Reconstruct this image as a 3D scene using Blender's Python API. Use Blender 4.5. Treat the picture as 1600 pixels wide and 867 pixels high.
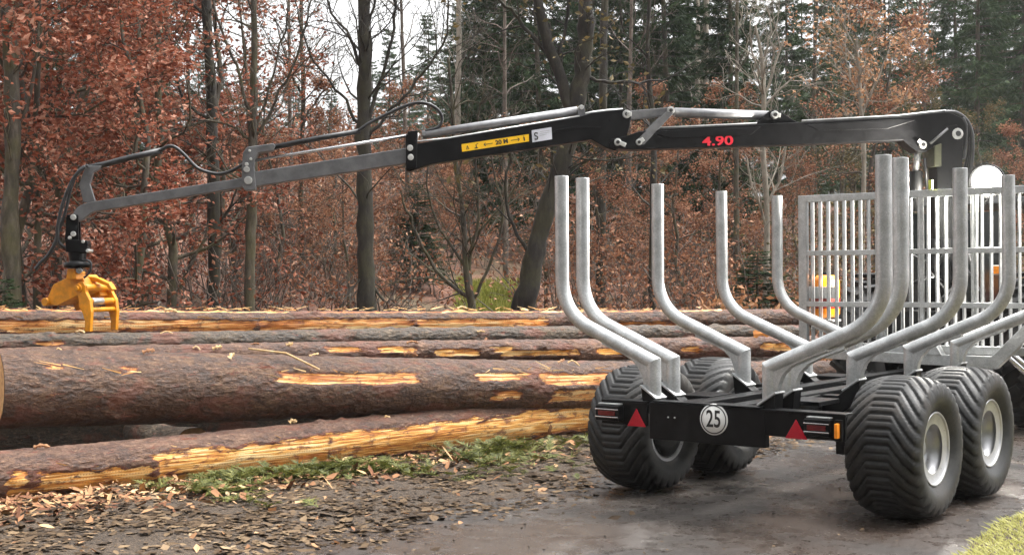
import bpy, math, random
import numpy as np
from mathutils import Vector, Matrix
R = math.radians
sc = bpy.context.scene
for o in list(bpy.data.objects):
    bpy.data.objects.remove(o)

# ------------------------------------------------------------------ camera
CAM = np.array([-7.59061, -4.38559, 1.60119]); YAW, PITCH, ROLL, FPX = 0.67221, -0.00157, -0.00747, 2064.29
fwd = np.array([math.cos(YAW)*math.cos(PITCH), math.sin(YAW)*math.cos(PITCH), math.sin(PITCH)])
rgt = np.array([math.sin(YAW), -math.cos(YAW), 0.0]); upv = np.cross(rgt, fwd)
rgt, upv = math.cos(ROLL)*rgt+math.sin(ROLL)*upv, -math.sin(ROLL)*rgt+math.cos(ROLL)*upv
cd = bpy.data.cameras.new('camera'); cam = bpy.data.objects.new('camera', cd); sc.collection.objects.link(cam)
cam.matrix_world = Matrix(((rgt[0], upv[0], -fwd[0], CAM[0]), (rgt[1], upv[1], -fwd[1], CAM[1]), (rgt[2], upv[2], -fwd[2], CAM[2]), (0, 0, 0, 1)))
cd.sensor_width = 36; cd.lens = FPX/1600*36; cd.clip_end = 2000; cd.clip_start = 0.05
sc.camera = cam

# ------------------------------------------------------------------ overcast sky and sun
SUN_EL, SUN_AZ = R(68), R(-35)        # azimuth: direction towards the sun, counter-clockwise from +X
w = bpy.data.worlds.new('World'); sc.world = w; w.use_nodes = True
nt = w.node_tree; nt.nodes.clear()
sky = nt.nodes.new('ShaderNodeTexSky'); sky.sky_type = 'NISHITA'; sky.sun_disc = False
sky.sun_elevation = SUN_EL; sky.sun_rotation = math.pi/2-SUN_AZ
sky.air_density = 1.0; sky.dust_density = 6.0; sky.ozone_density = 1.0
hs = nt.nodes.new('ShaderNodeHueSaturation'); hs.inputs['Saturation'].default_value = 0.05
bg = nt.nodes.new('ShaderNodeBackground'); bg.inputs['Strength'].default_value = 0.15
wo = nt.nodes.new('ShaderNodeOutputWorld')
nt.links.new(sky.outputs[0], hs.inputs['Color']); nt.links.new(hs.outputs[0], bg.inputs[0]); nt.links.new(bg.outputs[0], wo.inputs[0])
sl = bpy.data.lights.new('sun', 'SUN'); sl.energy = 0.8; sl.angle = R(18); sl.color = (1, 0.96, 0.9)
so = bpy.data.objects.new('sun', sl); sc.collection.objects.link(so)
so.rotation_euler = Vector((-math.cos(SUN_EL)*math.cos(SUN_AZ), -math.cos(SUN_EL)*math.sin(SUN_AZ), -math.sin(SUN_EL))).to_track_quat('-Z', 'Y').to_euler()
sc.view_settings.view_transform = 'Standard'; sc.view_settings.look = 'None'
sc.view_settings.exposure = 1.7; sc.view_settings.gamma = 1.0; sc.view_settings.use_curve_mapping = False
sc.render.engine = 'CYCLES'; sc.cycles.use_denoising = True; sc.cycles.use_adaptive_sampling = True; sc.cycles.adaptive_threshold = 0.02; sc.cycles.max_bounces = 5; sc.cycles.diffuse_bounces = 3; sc.cycles.glossy_bounces = 3; sc.cycles.transparent_max_bounces = 4

# ------------------------------------------------------------------ helpers
C = sc.collection
def ray(px, py): return fwd + rgt*(px-800)/FPX - upv*(py-433.5)/FPX
def at(px, py, d): return CAM + ray(px, py)*d
def on_x(px, py, X):
    r = ray(px, py); return CAM + r*((X-CAM[0])/r[0])

class MB:
    """collects vertices and faces of one mesh"""
    def __init__(s): s.v = []; s.f = []; s.sm = []
    def add(s, v, f, smooth=False):
        b = len(s.v); s.v += [tuple(map(float, q)) for q in v]; s.f += [tuple(b+i for i in q) for q in f]; s.sm += [smooth]*len(f); return s
    def box(s, c, d, M=None):
        x, y, z = d[0]/2, d[1]/2, d[2]/2
        v = [(i*x, j*y, k*z) for i in (-1, 1) for j in (-1, 1) for k in (-1, 1)]
        if M is not None: v = [tuple(M @ Vector(q)) for q in v]
        v = [(q[0]+c[0], q[1]+c[1], q[2]+c[2]) for q in v]
        return s.add(v, [(0, 1, 3, 2), (4, 6, 7, 5), (0, 4, 5, 1), (2, 3, 7, 6), (0, 2, 6, 4), (1, 5, 7, 3)])
    def bar(s, a, b, wd, ht, up=(0, 0, 1)):
        a, b = Vector(a), Vector(b); t = (b-a); L = t.length; t.normalize()
        u = Vector(up); x = t.cross(u)
        if x.length < 1e-4: x = t.cross(Vector((1, 0, 0)))
        x.normalize(); u = x.cross(t)
        M = Matrix((t, x, u)).transposed()
        return s.box((a+b)/2, (L, wd, ht), M)
    def tube(s, pts, r, n=12, cap=True, smooth=True):
        pts = [Vector(tuple(map(float, p))) for p in pts]; m = len(pts)
        rr = list(r) if hasattr(r, '__len__') else [r]*m
        v = []; prev = None
        for i, p in enumerate(pts):
            t = (pts[min(i+1, m-1)]-pts[max(i-1, 0)])
            t = t.normalized() if t.length > 1e-9 else Vector((0, 0, 1))
            if prev is None:
                a = t.cross(Vector((0, 0, 1)))
                if a.length < 0.1: a = t.cross(Vector((1, 0, 0)))
            else:
                a = prev-t*prev.dot(t)
                if a.length < 1e-6: a = t.cross(Vector((1, 0, 0)))
            a.normalize(); prev = a; bb = t.cross(a)
            for k in range(n):
                th = 2*math.pi*k/n; q = p+(a*math.cos(th)+bb*math.sin(th))*rr[i]; v.append(tuple(q))
        f = []
        for i in range(m-1):
            for k in range(n):
                k2 = (k+1) % n; f.append((i*n+k, i*n+k2, (i+1)*n+k2, (i+1)*n+k))
        s.add(v, f, smooth)
        if cap:
            b = len(s.v)-len(v)
            s.f += [tuple(b+k for k in range(n-1, -1, -1)), tuple(b+(m-1)*n+k for k in range(n))]; s.sm += [False, False]
        return s
    def prism(s, poly, t0, t1, fn):
        """polygon (a,b) extruded from t0 to t1; fn(a,b,t) gives the world point"""
        n = len(poly)
        v = [fn(a, b, t0) for a, b in poly]+[fn(a, b, t1) for a, b in poly]
        f = [tuple(range(n-1, -1, -1)), tuple(range(n, 2*n))]+[(i, (i+1) % n, n+(i+1) % n, n+i) for i in range(n)]
        return s.add(v, f)
    def lathe(s, prof, n=32, axis='y', c=(0, 0, 0), smooth=True):
        """profile of (radius, along) turned round an axis"""
        v = []; m = len(prof)
        for r, a in prof:
            for k in range(n):
                th = 2*math.pi*k/n; x, z = r*math.cos(th), r*math.sin(th)
                q = {'y': (x, a, z), 'z': (x, z, a), 'x': (a, x, z)}[axis]
                v.append((q[0]+c[0], q[1]+c[1], q[2]+c[2]))
        f = [(i*n+k, i*n+(k+1) % n, (i+1)*n+(k+1) % n, (i+1)*n+k) for i in range(m-1) for k in range(n)]
        return s.add(v, f, smooth)
    def build(s, name, mat, parent=None, bevel=0, seg=2, fix=True):
        me = bpy.data.meshes.new(name); me.from_pydata(s.v, [], s.f); me.update()
        me.polygons.foreach_set('use_smooth', s.sm)
        if fix:
            import bmesh
            bm = bmesh.new(); bm.from_mesh(me); bmesh.ops.recalc_face_normals(bm, faces=bm.faces); bm.to_mesh(me); bm.free()
        me.materials.append(mat)
        o = bpy.data.objects.new(name, me); C.objects.link(o)
        if parent is not None: put(o, parent)
        if bevel:
            b = o.modifiers.new('bevel', 'BEVEL'); b.width = bevel; b.segments = seg; b.limit_method = 'ANGLE'; b.angle_limit = R(35)
        return o
def put(o, parent):
    """parent without moving: the meshes are written in world space, the parent may sit anywhere"""
    o.parent = parent; o.matrix_parent_inverse = parent_world(parent).inverted()
def parent_world(p):
    M = Matrix.LocRotScale(p.location, p.rotation_euler, p.scale)
    return (parent_world(p.parent) @ p.matrix_parent_inverse @ M) if p.parent else M
def tag(o, label, cat, group=None, kind=None):
    if label: o['label'] = label
    if cat: o['category'] = cat
    if group: o['group'] = group
    if kind: o['kind'] = kind
    return o
def empty(name, loc=(0, 0, 0), rz=0):
    o = bpy.data.objects.new(name, None); C.objects.link(o); o.location = loc; o.rotation_euler = (0, 0, rz); o.empty_display_size = 0.2
    return o
def fast_mesh(name, verts, faces, mat, parent=None, smooth=False, k=4):
    """numpy verts (n,3), faces (m,k)"""
    me = bpy.data.meshes.new(name); verts = np.asarray(verts, np.float32); faces = np.asarray(faces, np.int32)
    me.vertices.add(len(verts)); me.vertices.foreach_set('co', verts.ravel())
    k = faces.shape[1]; me.loops.add(faces.size); me.loops.foreach_set('vertex_index', faces.ravel())
    me.polygons.add(len(faces)); me.polygons.foreach_set('loop_start', np.arange(0, faces.size, k, dtype=np.int32))
    me.polygons.foreach_set('loop_total', np.full(len(faces), k, np.int32))
    me.polygons.foreach_set('use_smooth', np.full(len(faces), smooth))
    me.update(calc_edges=True); me.validate()
    me.materials.append(mat)
    o = bpy.data.objects.new(name, me); C.objects.link(o)
    if parent is not None: o.parent = parent
    return o

# value noise ------------------------------------------------------
_rng = np.random.default_rng(11)
_T = _rng.random((256, 256))
def vnoise(x, y):
    xi = np.floor(x).astype(int); yi = np.floor(y).astype(int); fx = x-xi; fy = y-yi
    fx = fx*fx*(3-2*fx); fy = fy*fy*(3-2*fy)
    g = lambda a, b: _T[a & 255, b & 255]
    return (g(xi, yi)*(1-fx)+g(xi+1, yi)*fx)*(1-fy)+(g(xi, yi+1)*(1-fx)+g(xi+1, yi+1)*fx)*fy
def fbm(x, y, o=4):
    s = 0; a = 0.5
    for i in range(o): s = s+a*vnoise(x*2**i+17.3*i, y*2**i+5.1*i); a *= 0.5
    return s

# ------------------------------------------------------------------ materials
def mat(name):
    m = bpy.data.materials.new(name); m.use_nodes = True; n = m.node_tree
    return m, n, n.nodes['Principled BSDF']
def ramp(n, src, stops, interp='LINEAR'):
    r = n.nodes.new('ShaderNodeValToRGB'); cr = r.color_ramp; cr.interpolation = interp
    while len(cr.elements) < len(stops): cr.elements.new(0.5)
    for e, (p, c) in zip(cr.elements, stops): e.position = p; e.color = (*c, 1) if len(c) == 3 else c
    n.links.new(src, r.inputs[0]); return r.outputs[0]
def noise(n, scale, detail=4, rough=0.6, vec=None, dist=0):
    t = n.nodes.new('ShaderNodeTexNoise'); t.inputs['Scale'].default_value = scale; t.inputs['Detail'].default_value = detail
    t.inputs['Roughness'].default_value = rough; t.inputs['Distortion'].default_value = dist
    if vec is None:
        tc = n.nodes.new('ShaderNodeTexCoord'); vec = tc.outputs['Object']
    n.links.new(vec, t.inputs['Vector']); return t.outputs['Fac']
def mixc(n, fac, a, b):
    m = n.nodes.new('ShaderNodeMix'); m.data_type = 'RGBA'
    if isinstance(fac, (int, float)): m.inputs['Factor'].default_value = fac
    else: n.links.new(fac, m.inputs['Factor'])
    for k, v in (('A', a), ('B', b)):
        s = [i for i in m.inputs if i.name == k and i.type == 'RGBA'][0]
        if isinstance(v, tuple): s.default_value = (*v, 1)
        else: n.links.new(v, s)
    return [o for o in m.outputs if o.type == 'RGBA'][0]
def maths(n, op, a, b=None, clamp=False):
    m = n.nodes.new('ShaderNodeMath'); m.operation = op; m.use_clamp = clamp
    for i, v in enumerate((a, b)):
        if v is None: continue
        if isinstance(v, (int, float)): m.inputs[i].default_value = v
        else: n.links.new(v, m.inputs[i])
    return m.outputs[0]
def bump(n, p, h, strength=0.4, dist=0.01):
    b = n.nodes.new('ShaderNodeBump'); b.inputs['Strength'].default_value = strength; b.inputs['Distance'].default_value = dist
    n.links.new(h, b.inputs['Height']); n.links.new(b.outputs[0], p.inputs['Normal'])

def paint(name, col, rough=0.4, metal=0.0, var=0.25, spec=0.5, dirt=0.0, dirtcol=(0.12, 0.1, 0.08), scale=9):
    m, n, p = mat(name)
    a = noise(n, scale, 5); c1 = tuple(x*(1-var) for x in col); c2 = tuple(min(1, x*(1+var)) for x in col)
    c = ramp(n, a, [(0.38, c1), (0.62, c2)]); p.inputs['Specular IOR Level'].default_value = spec
    if dirt:
        d = ramp(n, noise(n, 23, 6, 0.7), [(0.62-dirt*0.3, (0, 0, 0)), (0.8, (1, 1, 1))])
        c = mixc(n, maths(n, 'MULTIPLY', d, dirt), c, dirtcol)
    n.links.new(c, p.inputs['Base Color']); p.inputs['Metallic'].default_value = metal
    n.links.new(ramp(n, noise(n, scale*3, 5), [(0.3, (rough*0.8,)*3), (0.75, (min(1, rough*1.35),)*3)]), p.inputs['Roughness'])
    bump(n, p, noise(n, 140, 3), 0.08, 0.002)
    return m
def galvanised():
    m, n, p = mat('galvanised_steel')
    tc = n.nodes.new('ShaderNodeTexCoord')
    v = n.nodes.new('ShaderNodeTexVoronoi'); v.inputs['Scale'].default_value = 150; n.links.new(tc.outputs['Object'], v.inputs['Vector'])
    bw = n.nodes.new('ShaderNodeRGBToBW'); n.links.new(v.outputs['Color'], bw.inputs[0])
    f = maths(n, 'ADD', maths(n, 'MULTIPLY', bw.outputs[0], 0.22), maths(n, 'MULTIPLY', noise(n, 9, 6, 0.65), 0.8))
    c = ramp(n, f, [(0.35, (0.36, 0.37, 0.37)), (0.52, (0.47, 0.48, 0.48)), (0.7, (0.62, 0.63, 0.63))])
    d = ramp(n, noise(n, 5, 8, 0.75), [(0.52, (0, 0, 0)), (0.66, (1, 1, 1))])
    c = mixc(n, maths(n, 'MULTIPLY', d, 0.3), c, (0.22, 0.215, 0.2))
    n.links.new(c, p.inputs['Base Color']); p.inputs['Metallic'].default_value = 0.5
    n.links.new(ramp(n, f, [(0.3, (0.44,)*3), (0.7, (0.3,)*3)]), p.inputs['Roughness'])
    bump(n, p, noise(n, 160, 3), 0.12, 0.002)
    return m
M_galv = galvanised()
M_black = paint('black_paint', (0.006, 0.006, 0.0065), 0.34, var=0.3, spec=0.16, dirt=0.15, dirtcol=(0.022, 0.02, 0.018))
M_grey = paint('grey_crane_paint', (0.12, 0.12, 0.123), 0.42, 0.2, var=0.2, dirt=0.25, dirtcol=(0.07, 0.065, 0.06))
M_yellow = paint('yellow_paint', (0.70, 0.27, 0.003), 0.42, var=0.18, dirt=0.5, dirtcol=(0.25, 0.13, 0.03))
M_rim = paint('silver_rim_paint', (0.46, 0.46, 0.47), 0.34, 0.7, var=0.1, dirt=0.15, dirtcol=(0.2, 0.19, 0.18))
M_chrome = paint('bright_steel', (0.62, 0.62, 0.63), 0.2, 0.9, var=0.1)
M_steel = paint('zinc_pins', (0.55, 0.55, 0.53), 0.35, 0.6, var=0.2)
M_cyl = paint('grey_cylinder_paint', (0.30, 0.30, 0.31), 0.35, 0.4, var=0.2, dirt=0.2)
M_hose = paint('hose_rubber', (0.014, 0.014, 0.015), 0.42, var=0.3)
M_red = paint('red_reflector', (0.42, 0.006, 0.022), 0.22, var=0.15)
M_redtext = paint('red_lettering', (0.62, 0.012, 0.03), 0.4, var=0.1)
M_orange = paint('orange_plastic', (0.85, 0.26, 0.01), 0.35, var=0.2)
M_white = paint('white_plastic', (0.78, 0.78, 0.76), 0.4, var=0.06)
M_ink = paint('black_ink', (0.012, 0.012, 0.012), 0.5, var=0.1)
M_sticker = paint('yellow_sticker', (0.86, 0.50, 0.01), 0.35, var=0.06)
M_label = paint('pale_label', (0.55, 0.56, 0.62), 0.4, var=0.08)
M_dark = paint('dark_machinery', (0.012, 0.012, 0.012), 0.5, var=0.4, spec=0.2, dirt=0.2, dirtcol=(0.04, 0.034, 0.028))
M_lens = paint('dark_red_lens', (0.10, 0.008, 0.01), 0.15, var=0.2)
M_tag = paint('lime_plastic', (0.5, 0.55, 0.06), 0.4, var=0.1)

def rubber():
    m, n, p = mat('tyre_rubber')
    a = noise(n, 6, 6, 0.65); b = noise(n, 45, 5, 0.7)
    c = ramp(n, maths(n, 'ADD', maths(n, 'MULTIPLY', a, 0.7), maths(n, 'MULTIPLY', b, 0.3)), [(0.38, (0.005, 0.005, 0.005)), (0.5, (0.012, 0.012, 0.012)), (0.62, (0.032, 0.031, 0.029))])
    c = mixc(n, maths(n, 'MULTIPLY', ramp(n, noise(n, 3.5, 7, 0.7), [(0.5, (0, 0, 0)), (0.62, (1, 1, 1))]), 0.5), c, (0.04, 0.03, 0.022))
    at_ = n.nodes.new('ShaderNodeAttribute'); at_.attribute_name = 'groove'
    c = mixc(n, at_.outputs['Fac'], c, (0.004, 0.004, 0.004))
    n.links.new(c, p.inputs['Base Color'])
    n.links.new(ramp(n, a, [(0.3, (0.42,)*3), (0.7, (0.68,)*3)]), p.inputs['Roughness'])
    bump(n, p, b, 0.2, 0.004); return m
M_rubber = rubber()

def bark(name, c0, c1, c2, wood, wood2, flake=(0.30, 0.17, 0.10)):
    """bark with the stripped wood showing where the mesh attribute 'strip' says the bark is gone"""
    m, n, p = mat(name)
    uv = n.nodes.new('ShaderNodeUVMap'); uv.uv_map = 'wrap'
    mp = n.nodes.new('ShaderNodeMapping'); mp.inputs['Scale'].default_value = (0.55, 1, 1); n.links.new(uv.outputs[0], mp.inputs[0])
    mw = n.nodes.new('ShaderNodeMapping'); mw.inputs['Scale'].default_value = (0.06, 1, 1); n.links.new(uv.outputs[0], mw.inputs[0])
    mw2 = n.nodes.new('ShaderNodeMapping'); mw2.inputs['Scale'].default_value = (0.25, 1, 1); n.links.new(uv.outputs[0], mw2.inputs[0])
    a = noise(n, 9, 8, 0.75, mp.outputs[0]); b = noise(n, 46, 6, 0.75, mp.outputs[0]); g = noise(n, 2.2, 5, 0.6, mp.outputs[0])
    v = n.nodes.new('ShaderNodeTexVoronoi'); v.inputs['Scale'].default_value = 26; v.distance = 'CHEBYCHEV'; n.links.new(mp.outputs[0], v.inputs['Vector'])
    bc = ramp(n, maths(n, 'ADD', maths(n, 'MULTIPLY', a, 0.65), maths(n, 'MULTIPLY', b, 0.35)), [(0.38, c0), (0.49, c1), (0.62, c2)])
    bc = mixc(n, ramp(n, g, [(0.42, (0, 0, 0)), (0.7, (0.75,)*3)]), bc, tuple(x*0.85 for x in (c1[0]*1.0, c1[1]*0.95, c1[2]*0.9)))
    bc = mixc(n, ramp(n, b, [(0.58, (0, 0, 0)), (0.66, (0.85,)*3)]), bc, flake)
    bc = mixc(n, ramp(n, noise(n, 3.1, 6, 0.7, mp.outputs[0], 0.6), [(0.55, (0, 0, 0)), (0.62, (0.7,)*3)]), bc, (0.17, 0.06, 0.035))
    # bare wood: long fibres, sap stains, roller marks
    fb = noise(n, 55, 5, 0.6, mw.outputs[0]); fb2 = noise(n, 9, 6, 0.7, mw.outputs[0]); sp = noise(n, 34, 4, 0.6, uv.outputs[0])
    wc = ramp(n, maths(n, 'ADD', maths(n, 'MULTIPLY', fb, 0.5), maths(n, 'MULTIPLY', fb2, 0.5)), [(0.38, tuple(x*0.6 for x in wood2)), (0.45, wood2), (0.51, wood), (0.58, (0.9, 0.66, 0.32))])
    wc = mixc(n, ramp(n, noise(n, 11, 7, 0.75, mp.outputs[0]), [(0.53, (0, 0, 0)), (0.60, (0.85,)*3)]), wc, (0.17, 0.055, 0.025))
    wv = n.nodes.new('ShaderNodeTexWave'); wv.wave_type = 'BANDS'; wv.bands_direction = 'X'; wv.inputs['Scale'].default_value = 14; wv.inputs['Distortion'].default_value = 1.5
    n.links.new(uv.outputs[0], wv.inputs['Vector'])
    wv2 = n.nodes.new('ShaderNodeTexWave'); wv2.wave_type = 'BANDS'; wv2.bands_direction = 'Y'; wv2.inputs['Scale'].default_value = 9; wv2.inputs['Distortion'].default_value = 2
    n.links.new(uv.outputs[0], wv2.inputs['Vector'])
    stud = ramp(n, maths(n, 'MULTIPLY', wv.outputs['Fac'], wv2.outputs['Fac']), [(0.62, (0, 0, 0)), (0.75, (0.6,)*3)])
    wc = mixc(n, maths(n, 'MULTIPLY', stud, ramp(n, g, [(0.4, (0, 0, 0)), (0.55, (1, 1, 1))])), wc, wood2)
    at_ = n.nodes.new('ShaderNodeAttribute'); at_.attribute_name = 'strip'
    s = maths(n, 'ADD', at_.outputs['Fac'], maths(n, 'MULTIPLY', maths(n, 'SUBTRACT', noise(n, 16, 7, 0.78, mw2.outputs[0]), 0.5), 3.0))
    mask = ramp(n, s, [(0.45, (0, 0, 0)), (0.55, (1, 1, 1))])
    rim = ramp(n, s, [(0.26, (0, 0, 0)), (0.36, (1, 1, 1))])
    col = mixc(n, mask, mixc(n, rim, bc, (0.16, 0.045, 0.025)), wc)
    n.links.new(col, p.inputs['Base Color']); p.inputs['Roughness'].default_value = 0.72
    n.links.new(ramp(n, a, [(0.4, (0.42,)*3), (0.6, (0.75,)*3)]), p.inputs['Roughness'])
    h = maths(n, 'ADD', maths(n, 'ADD', maths(n, 'MULTIPLY', a, 0.7), maths(n, 'MULTIPLY', b, 0.4)), maths(n, 'MULTIPLY', v.outputs['Distance'], 0.5))
    hh = n.nodes.new('ShaderNodeMix'); n.links.new(mask, hh.inputs[0]); n.links.new(h, hh.inputs[2]); n.links.new(maths(n, 'MULTIPLY', fb, 0.5), hh.inputs[3])
    bump(n, p, hh.outputs[0], 1.0, 0.035)
    return m
M_bark_red = bark('bark_reddish', (0.012, 0.007, 0.005), (0.072, 0.034, 0.019), (0.22, 0.128, 0.072), (0.78, 0.33, 0.08), (0.42, 0.13, 0.025))
M_bark_grey = bark('bark_greyish', (0.013, 0.010, 0.008), (0.062, 0.045, 0.030), (0.19, 0.145, 0.10), (0.78, 0.34, 0.08), (0.42, 0.14, 0.03))
M_bark_yellow = bark('bark_pink_yellow_wood', (0.018, 0.009, 0.007), (0.09, 0.043, 0.026), (0.25, 0.148, 0.095), (0.84, 0.42, 0.09), (0.50, 0.17, 0.025))

def end_grain():
    m, n, p = mat('log_end_grain'); uv = n.nodes.new('ShaderNodeUVMap'); uv.uv_map = 'wrap'
    c = ramp(n, noise(n, 20, 5, 0.6, uv.outputs[0]), [(0.3, (0.42, 0.2, 0.07)), (0.7, (0.75, 0.45, 0.2))])
    n.links.new(c, p.inputs['Base Color']); p.inputs['Roughness'].default_value = 0.8; return m
M_end = end_grain()

def leafmat(name, stops, rough=0.6, trans=0.25, spec=0.3):
    m, n, p = mat(name)
    g = n.nodes.new('ShaderNodeNewGeometry')
    oi = n.nodes.new('ShaderNodeObjectInfo')
    f = maths(n, 'FRACT', maths(n, 'ADD', g.outputs['Random Per Island'], oi.outputs['Random']))
    cl = noise(n, 0.9, 3, 0.5)
    f = maths(n, 'ADD', maths(n, 'MULTIPLY', f, 0.65), maths(n, 'MULTIPLY', maths(n, 'SUBTRACT', cl, 0.3), 0.8), True)
    c = ramp(n, f, stops)
    n.links.new(c, p.inputs['Base Color']); p.inputs['Roughness'].default_value = rough; p.inputs['Specular IOR Level'].default_value = spec
    if trans:
        t = n.nodes.new('ShaderNodeBsdfTranslucent'); n.links.new(c, t.inputs['Color'])
        mx = n.nodes.new('ShaderNodeMixShader'); mx.inputs[0].default_value = trans
        out = n.nodes['Material Output']; n.links.new(p.outputs[0], mx.inputs[1]); n.links.new(t.outputs[0], mx.inputs[2]); n.links.new(mx.outputs[0], out.inputs[0])
    return m
M_leaf_red = leafmat('rust_red_leaves', [(0.0, (0.05, 0.014, 0.008)), (0.22, (0.15, 0.036, 0.017)), (0.45, (0.29, 0.085, 0.043)), (0.7, (0.40, 0.18, 0.115)), (0.88, (0.52, 0.31, 0.22)), (1, (0.68, 0.50, 0.38))], 0.6, 0.25, 0.2)
M_leaf_brown = leafmat('brown_leaves', [(0.0, (0.035, 0.016, 0.009)), (0.3, (0.16, 0.062, 0.032)), (0.6, (0.31, 0.135, 0.070)), (1, (0.54, 0.34, 0.21))], 0.6, 0.25, 0.2)
M_leaf_tan = leafmat('tan_leaves', [(0.0, (0.16, 0.07, 0.03)), (0.5, (0.42, 0.21, 0.10)), (1, (0.62, 0.40, 0.22))])
M_leaf_olive = leafmat('olive_leaves', [(0.0, (0.04, 0.04, 0.015)), (0.5, (0.11, 0.085, 0.03)), (1, (0.24, 0.16, 0.06))])
M_needle = leafmat('spruce_needles', [(0.0, (0.005, 0.014, 0.004)), (0.5, (0.017, 0.038, 0.010)), (1, (0.046, 0.075, 0.020))], 0.7, 0.12, 0.15)
M_needle_far = leafmat('hazed_spruce_needles', [(0.0, (0.012, 0.030, 0.010)), (0.5, (0.036, 0.066, 0.022)), (1, (0.085, 0.12, 0.045))], 0.7, 0.12, 0.15)  # paler needle copy for distant spruces, their haze put into the colour
M_green = leafmat('green_sprigs', [(0.0, (0.025, 0.035, 0.007)), (0.5, (0.095, 0.105, 0.022)), (1, (0.27, 0.26, 0.075))])
M_litter = leafmat('fallen_leaves', [(0.0, (0.016, 0.010, 0.006)), (0.35, (0.056, 0.036, 0.021)), (0.65, (0.12, 0.080, 0.047)), (0.88, (0.23, 0.16, 0.095)), (1, (0.48, 0.37, 0.23))], 0.8, 0.0, 0.15)
M_chips = leafmat('bark_chips', [(0.0, (0.05, 0.02, 0.012)), (0.3, (0.16, 0.07, 0.038)), (0.55, (0.34, 0.18, 0.09)), (0.8, (0.55, 0.36, 0.19)), (1, (0.80, 0.62, 0.40))], 0.8, 0.0, 0.15)
M_grass = leafmat('yellow_green_grass', [(0.0, (0.26, 0.26, 0.06)), (0.5, (0.50, 0.48, 0.16)), (1, (0.72, 0.70, 0.34))], 0.55, 0.3)
M_moss = leafmat('mossy_grass', [(0.0, (0.08, 0.11, 0.02)), (0.5, (0.26, 0.27, 0.05)), (1, (0.50, 0.46, 0.12))], 0.7, 0.2)

def treebark(name, c0, c1, c2, moss=0.0):
    m, n, p = mat(name); tc = n.nodes.new('ShaderNodeTexCoord')
    mp = n.nodes.new('ShaderNodeMapping'); mp.inputs['Scale'].default_value = (1, 1, 0.3); n.links.new(tc.outputs['Object'], mp.inputs[0])
    a = noise(n, 12, 7, 0.7, mp.outputs[0]); b = noise(n, 2.2, 4, 0.6)
    c = ramp(n, a, [(0.3, c0), (0.5, c1), (0.72, c2)])
    if moss: c = mixc(n, maths(n, 'MULTIPLY', ramp(n, b, [(0.45, (0, 0, 0)), (0.62, (1, 1, 1))]), moss), c, (0.10, 0.095, 0.025))
    n.links.new(c, p.inputs['Base Color']); p.inputs['Roughness'].default_value = 0.85; bump(n, p, a, 0.7, 0.02); return m
M_tb_dark = treebark('dark_bark', (0.006, 0.005, 0.004), (0.018, 0.014, 0.010), (0.05, 0.042, 0.03), 0.2)
M_tb_mid = treebark('brown_grey_bark', (0.018, 0.014, 0.010), (0.055, 0.044, 0.032), (0.14, 0.118, 0.088), 0.45)
M_tb_pale = treebark('pale_bark', (0.10, 0.085, 0.065), (0.24, 0.21, 0.165), (0.42, 0.38, 0.31))
M_twig = treebark('twig_bark', (0.03, 0.022, 0.018), (0.10, 0.078, 0.06), (0.24, 0.20, 0.16))

def soil():
    m, n, p = mat('leafy_soil')
    tc = n.nodes.new('ShaderNodeTexCoord'); v = tc.outputs['Object']
    a = noise(n, 2.2, 8, 0.7, v); b = noise(n, 26, 6, 0.7, v); g = noise(n, 0.5, 5, 0.6, v)
    near = ramp(n, maths(n, 'ADD', maths(n, 'MULTIPLY', a, 0.5), maths(n, 'MULTIPLY', b, 0.5)), [(0.38, (0.010, 0.006, 0.004)), (0.5, (0.042, 0.027, 0.016)), (0.62, (0.105, 0.07, 0.044))])
    near = mixc(n, ramp(n, noise(n, 95, 5, 0.75, v), [(0.46, (0, 0, 0)), (0.58, (0.85,)*3)]), near, (0.12, 0.08, 0.048))
    near = mixc(n, ramp(n, noise(n, 60, 5, 0.75, v), [(0.52, (0, 0, 0)), (0.6, (0.9,)*3)]), near, (0.012, 0.008, 0.005))
    far = ramp(n, maths(n, 'ADD', maths(n, 'MULTIPLY', a, 0.4), maths(n, 'MULTIPLY', b, 0.6)), [(0.38, (0.04, 0.018, 0.011)), (0.5, (0.15, 0.062, 0.036)), (0.62, (0.30, 0.15, 0.09))])
    far = mixc(n, ramp(n, g, [(0.5, (0, 0, 0)), (0.62, (0.7,)*3)]), far, (0.085, 0.07, 0.03))
    sx = n.nodes.new('ShaderNodeSeparateXYZ'); n.links.new(v, sx.inputs[0])
    d = maths(n, 'ADD', maths(n, 'MULTIPLY', sx.outputs[0], 0.29), maths(n, 'MULTIPLY', sx.outputs[1], 0.956))
    f = ramp(n, maths(n, 'DIVIDE', d, 12), [(0.4, (0, 0, 0)), (0.58, (1, 1, 1))])
    n.links.new(mixc(n, f, near, far), p.inputs['Base Color']); p.inputs['Roughness'].default_value = 0.8
    bump(n, p, maths(n, 'ADD', a, b), 0.8, 0.04); return m
M_soil = soil()
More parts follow.
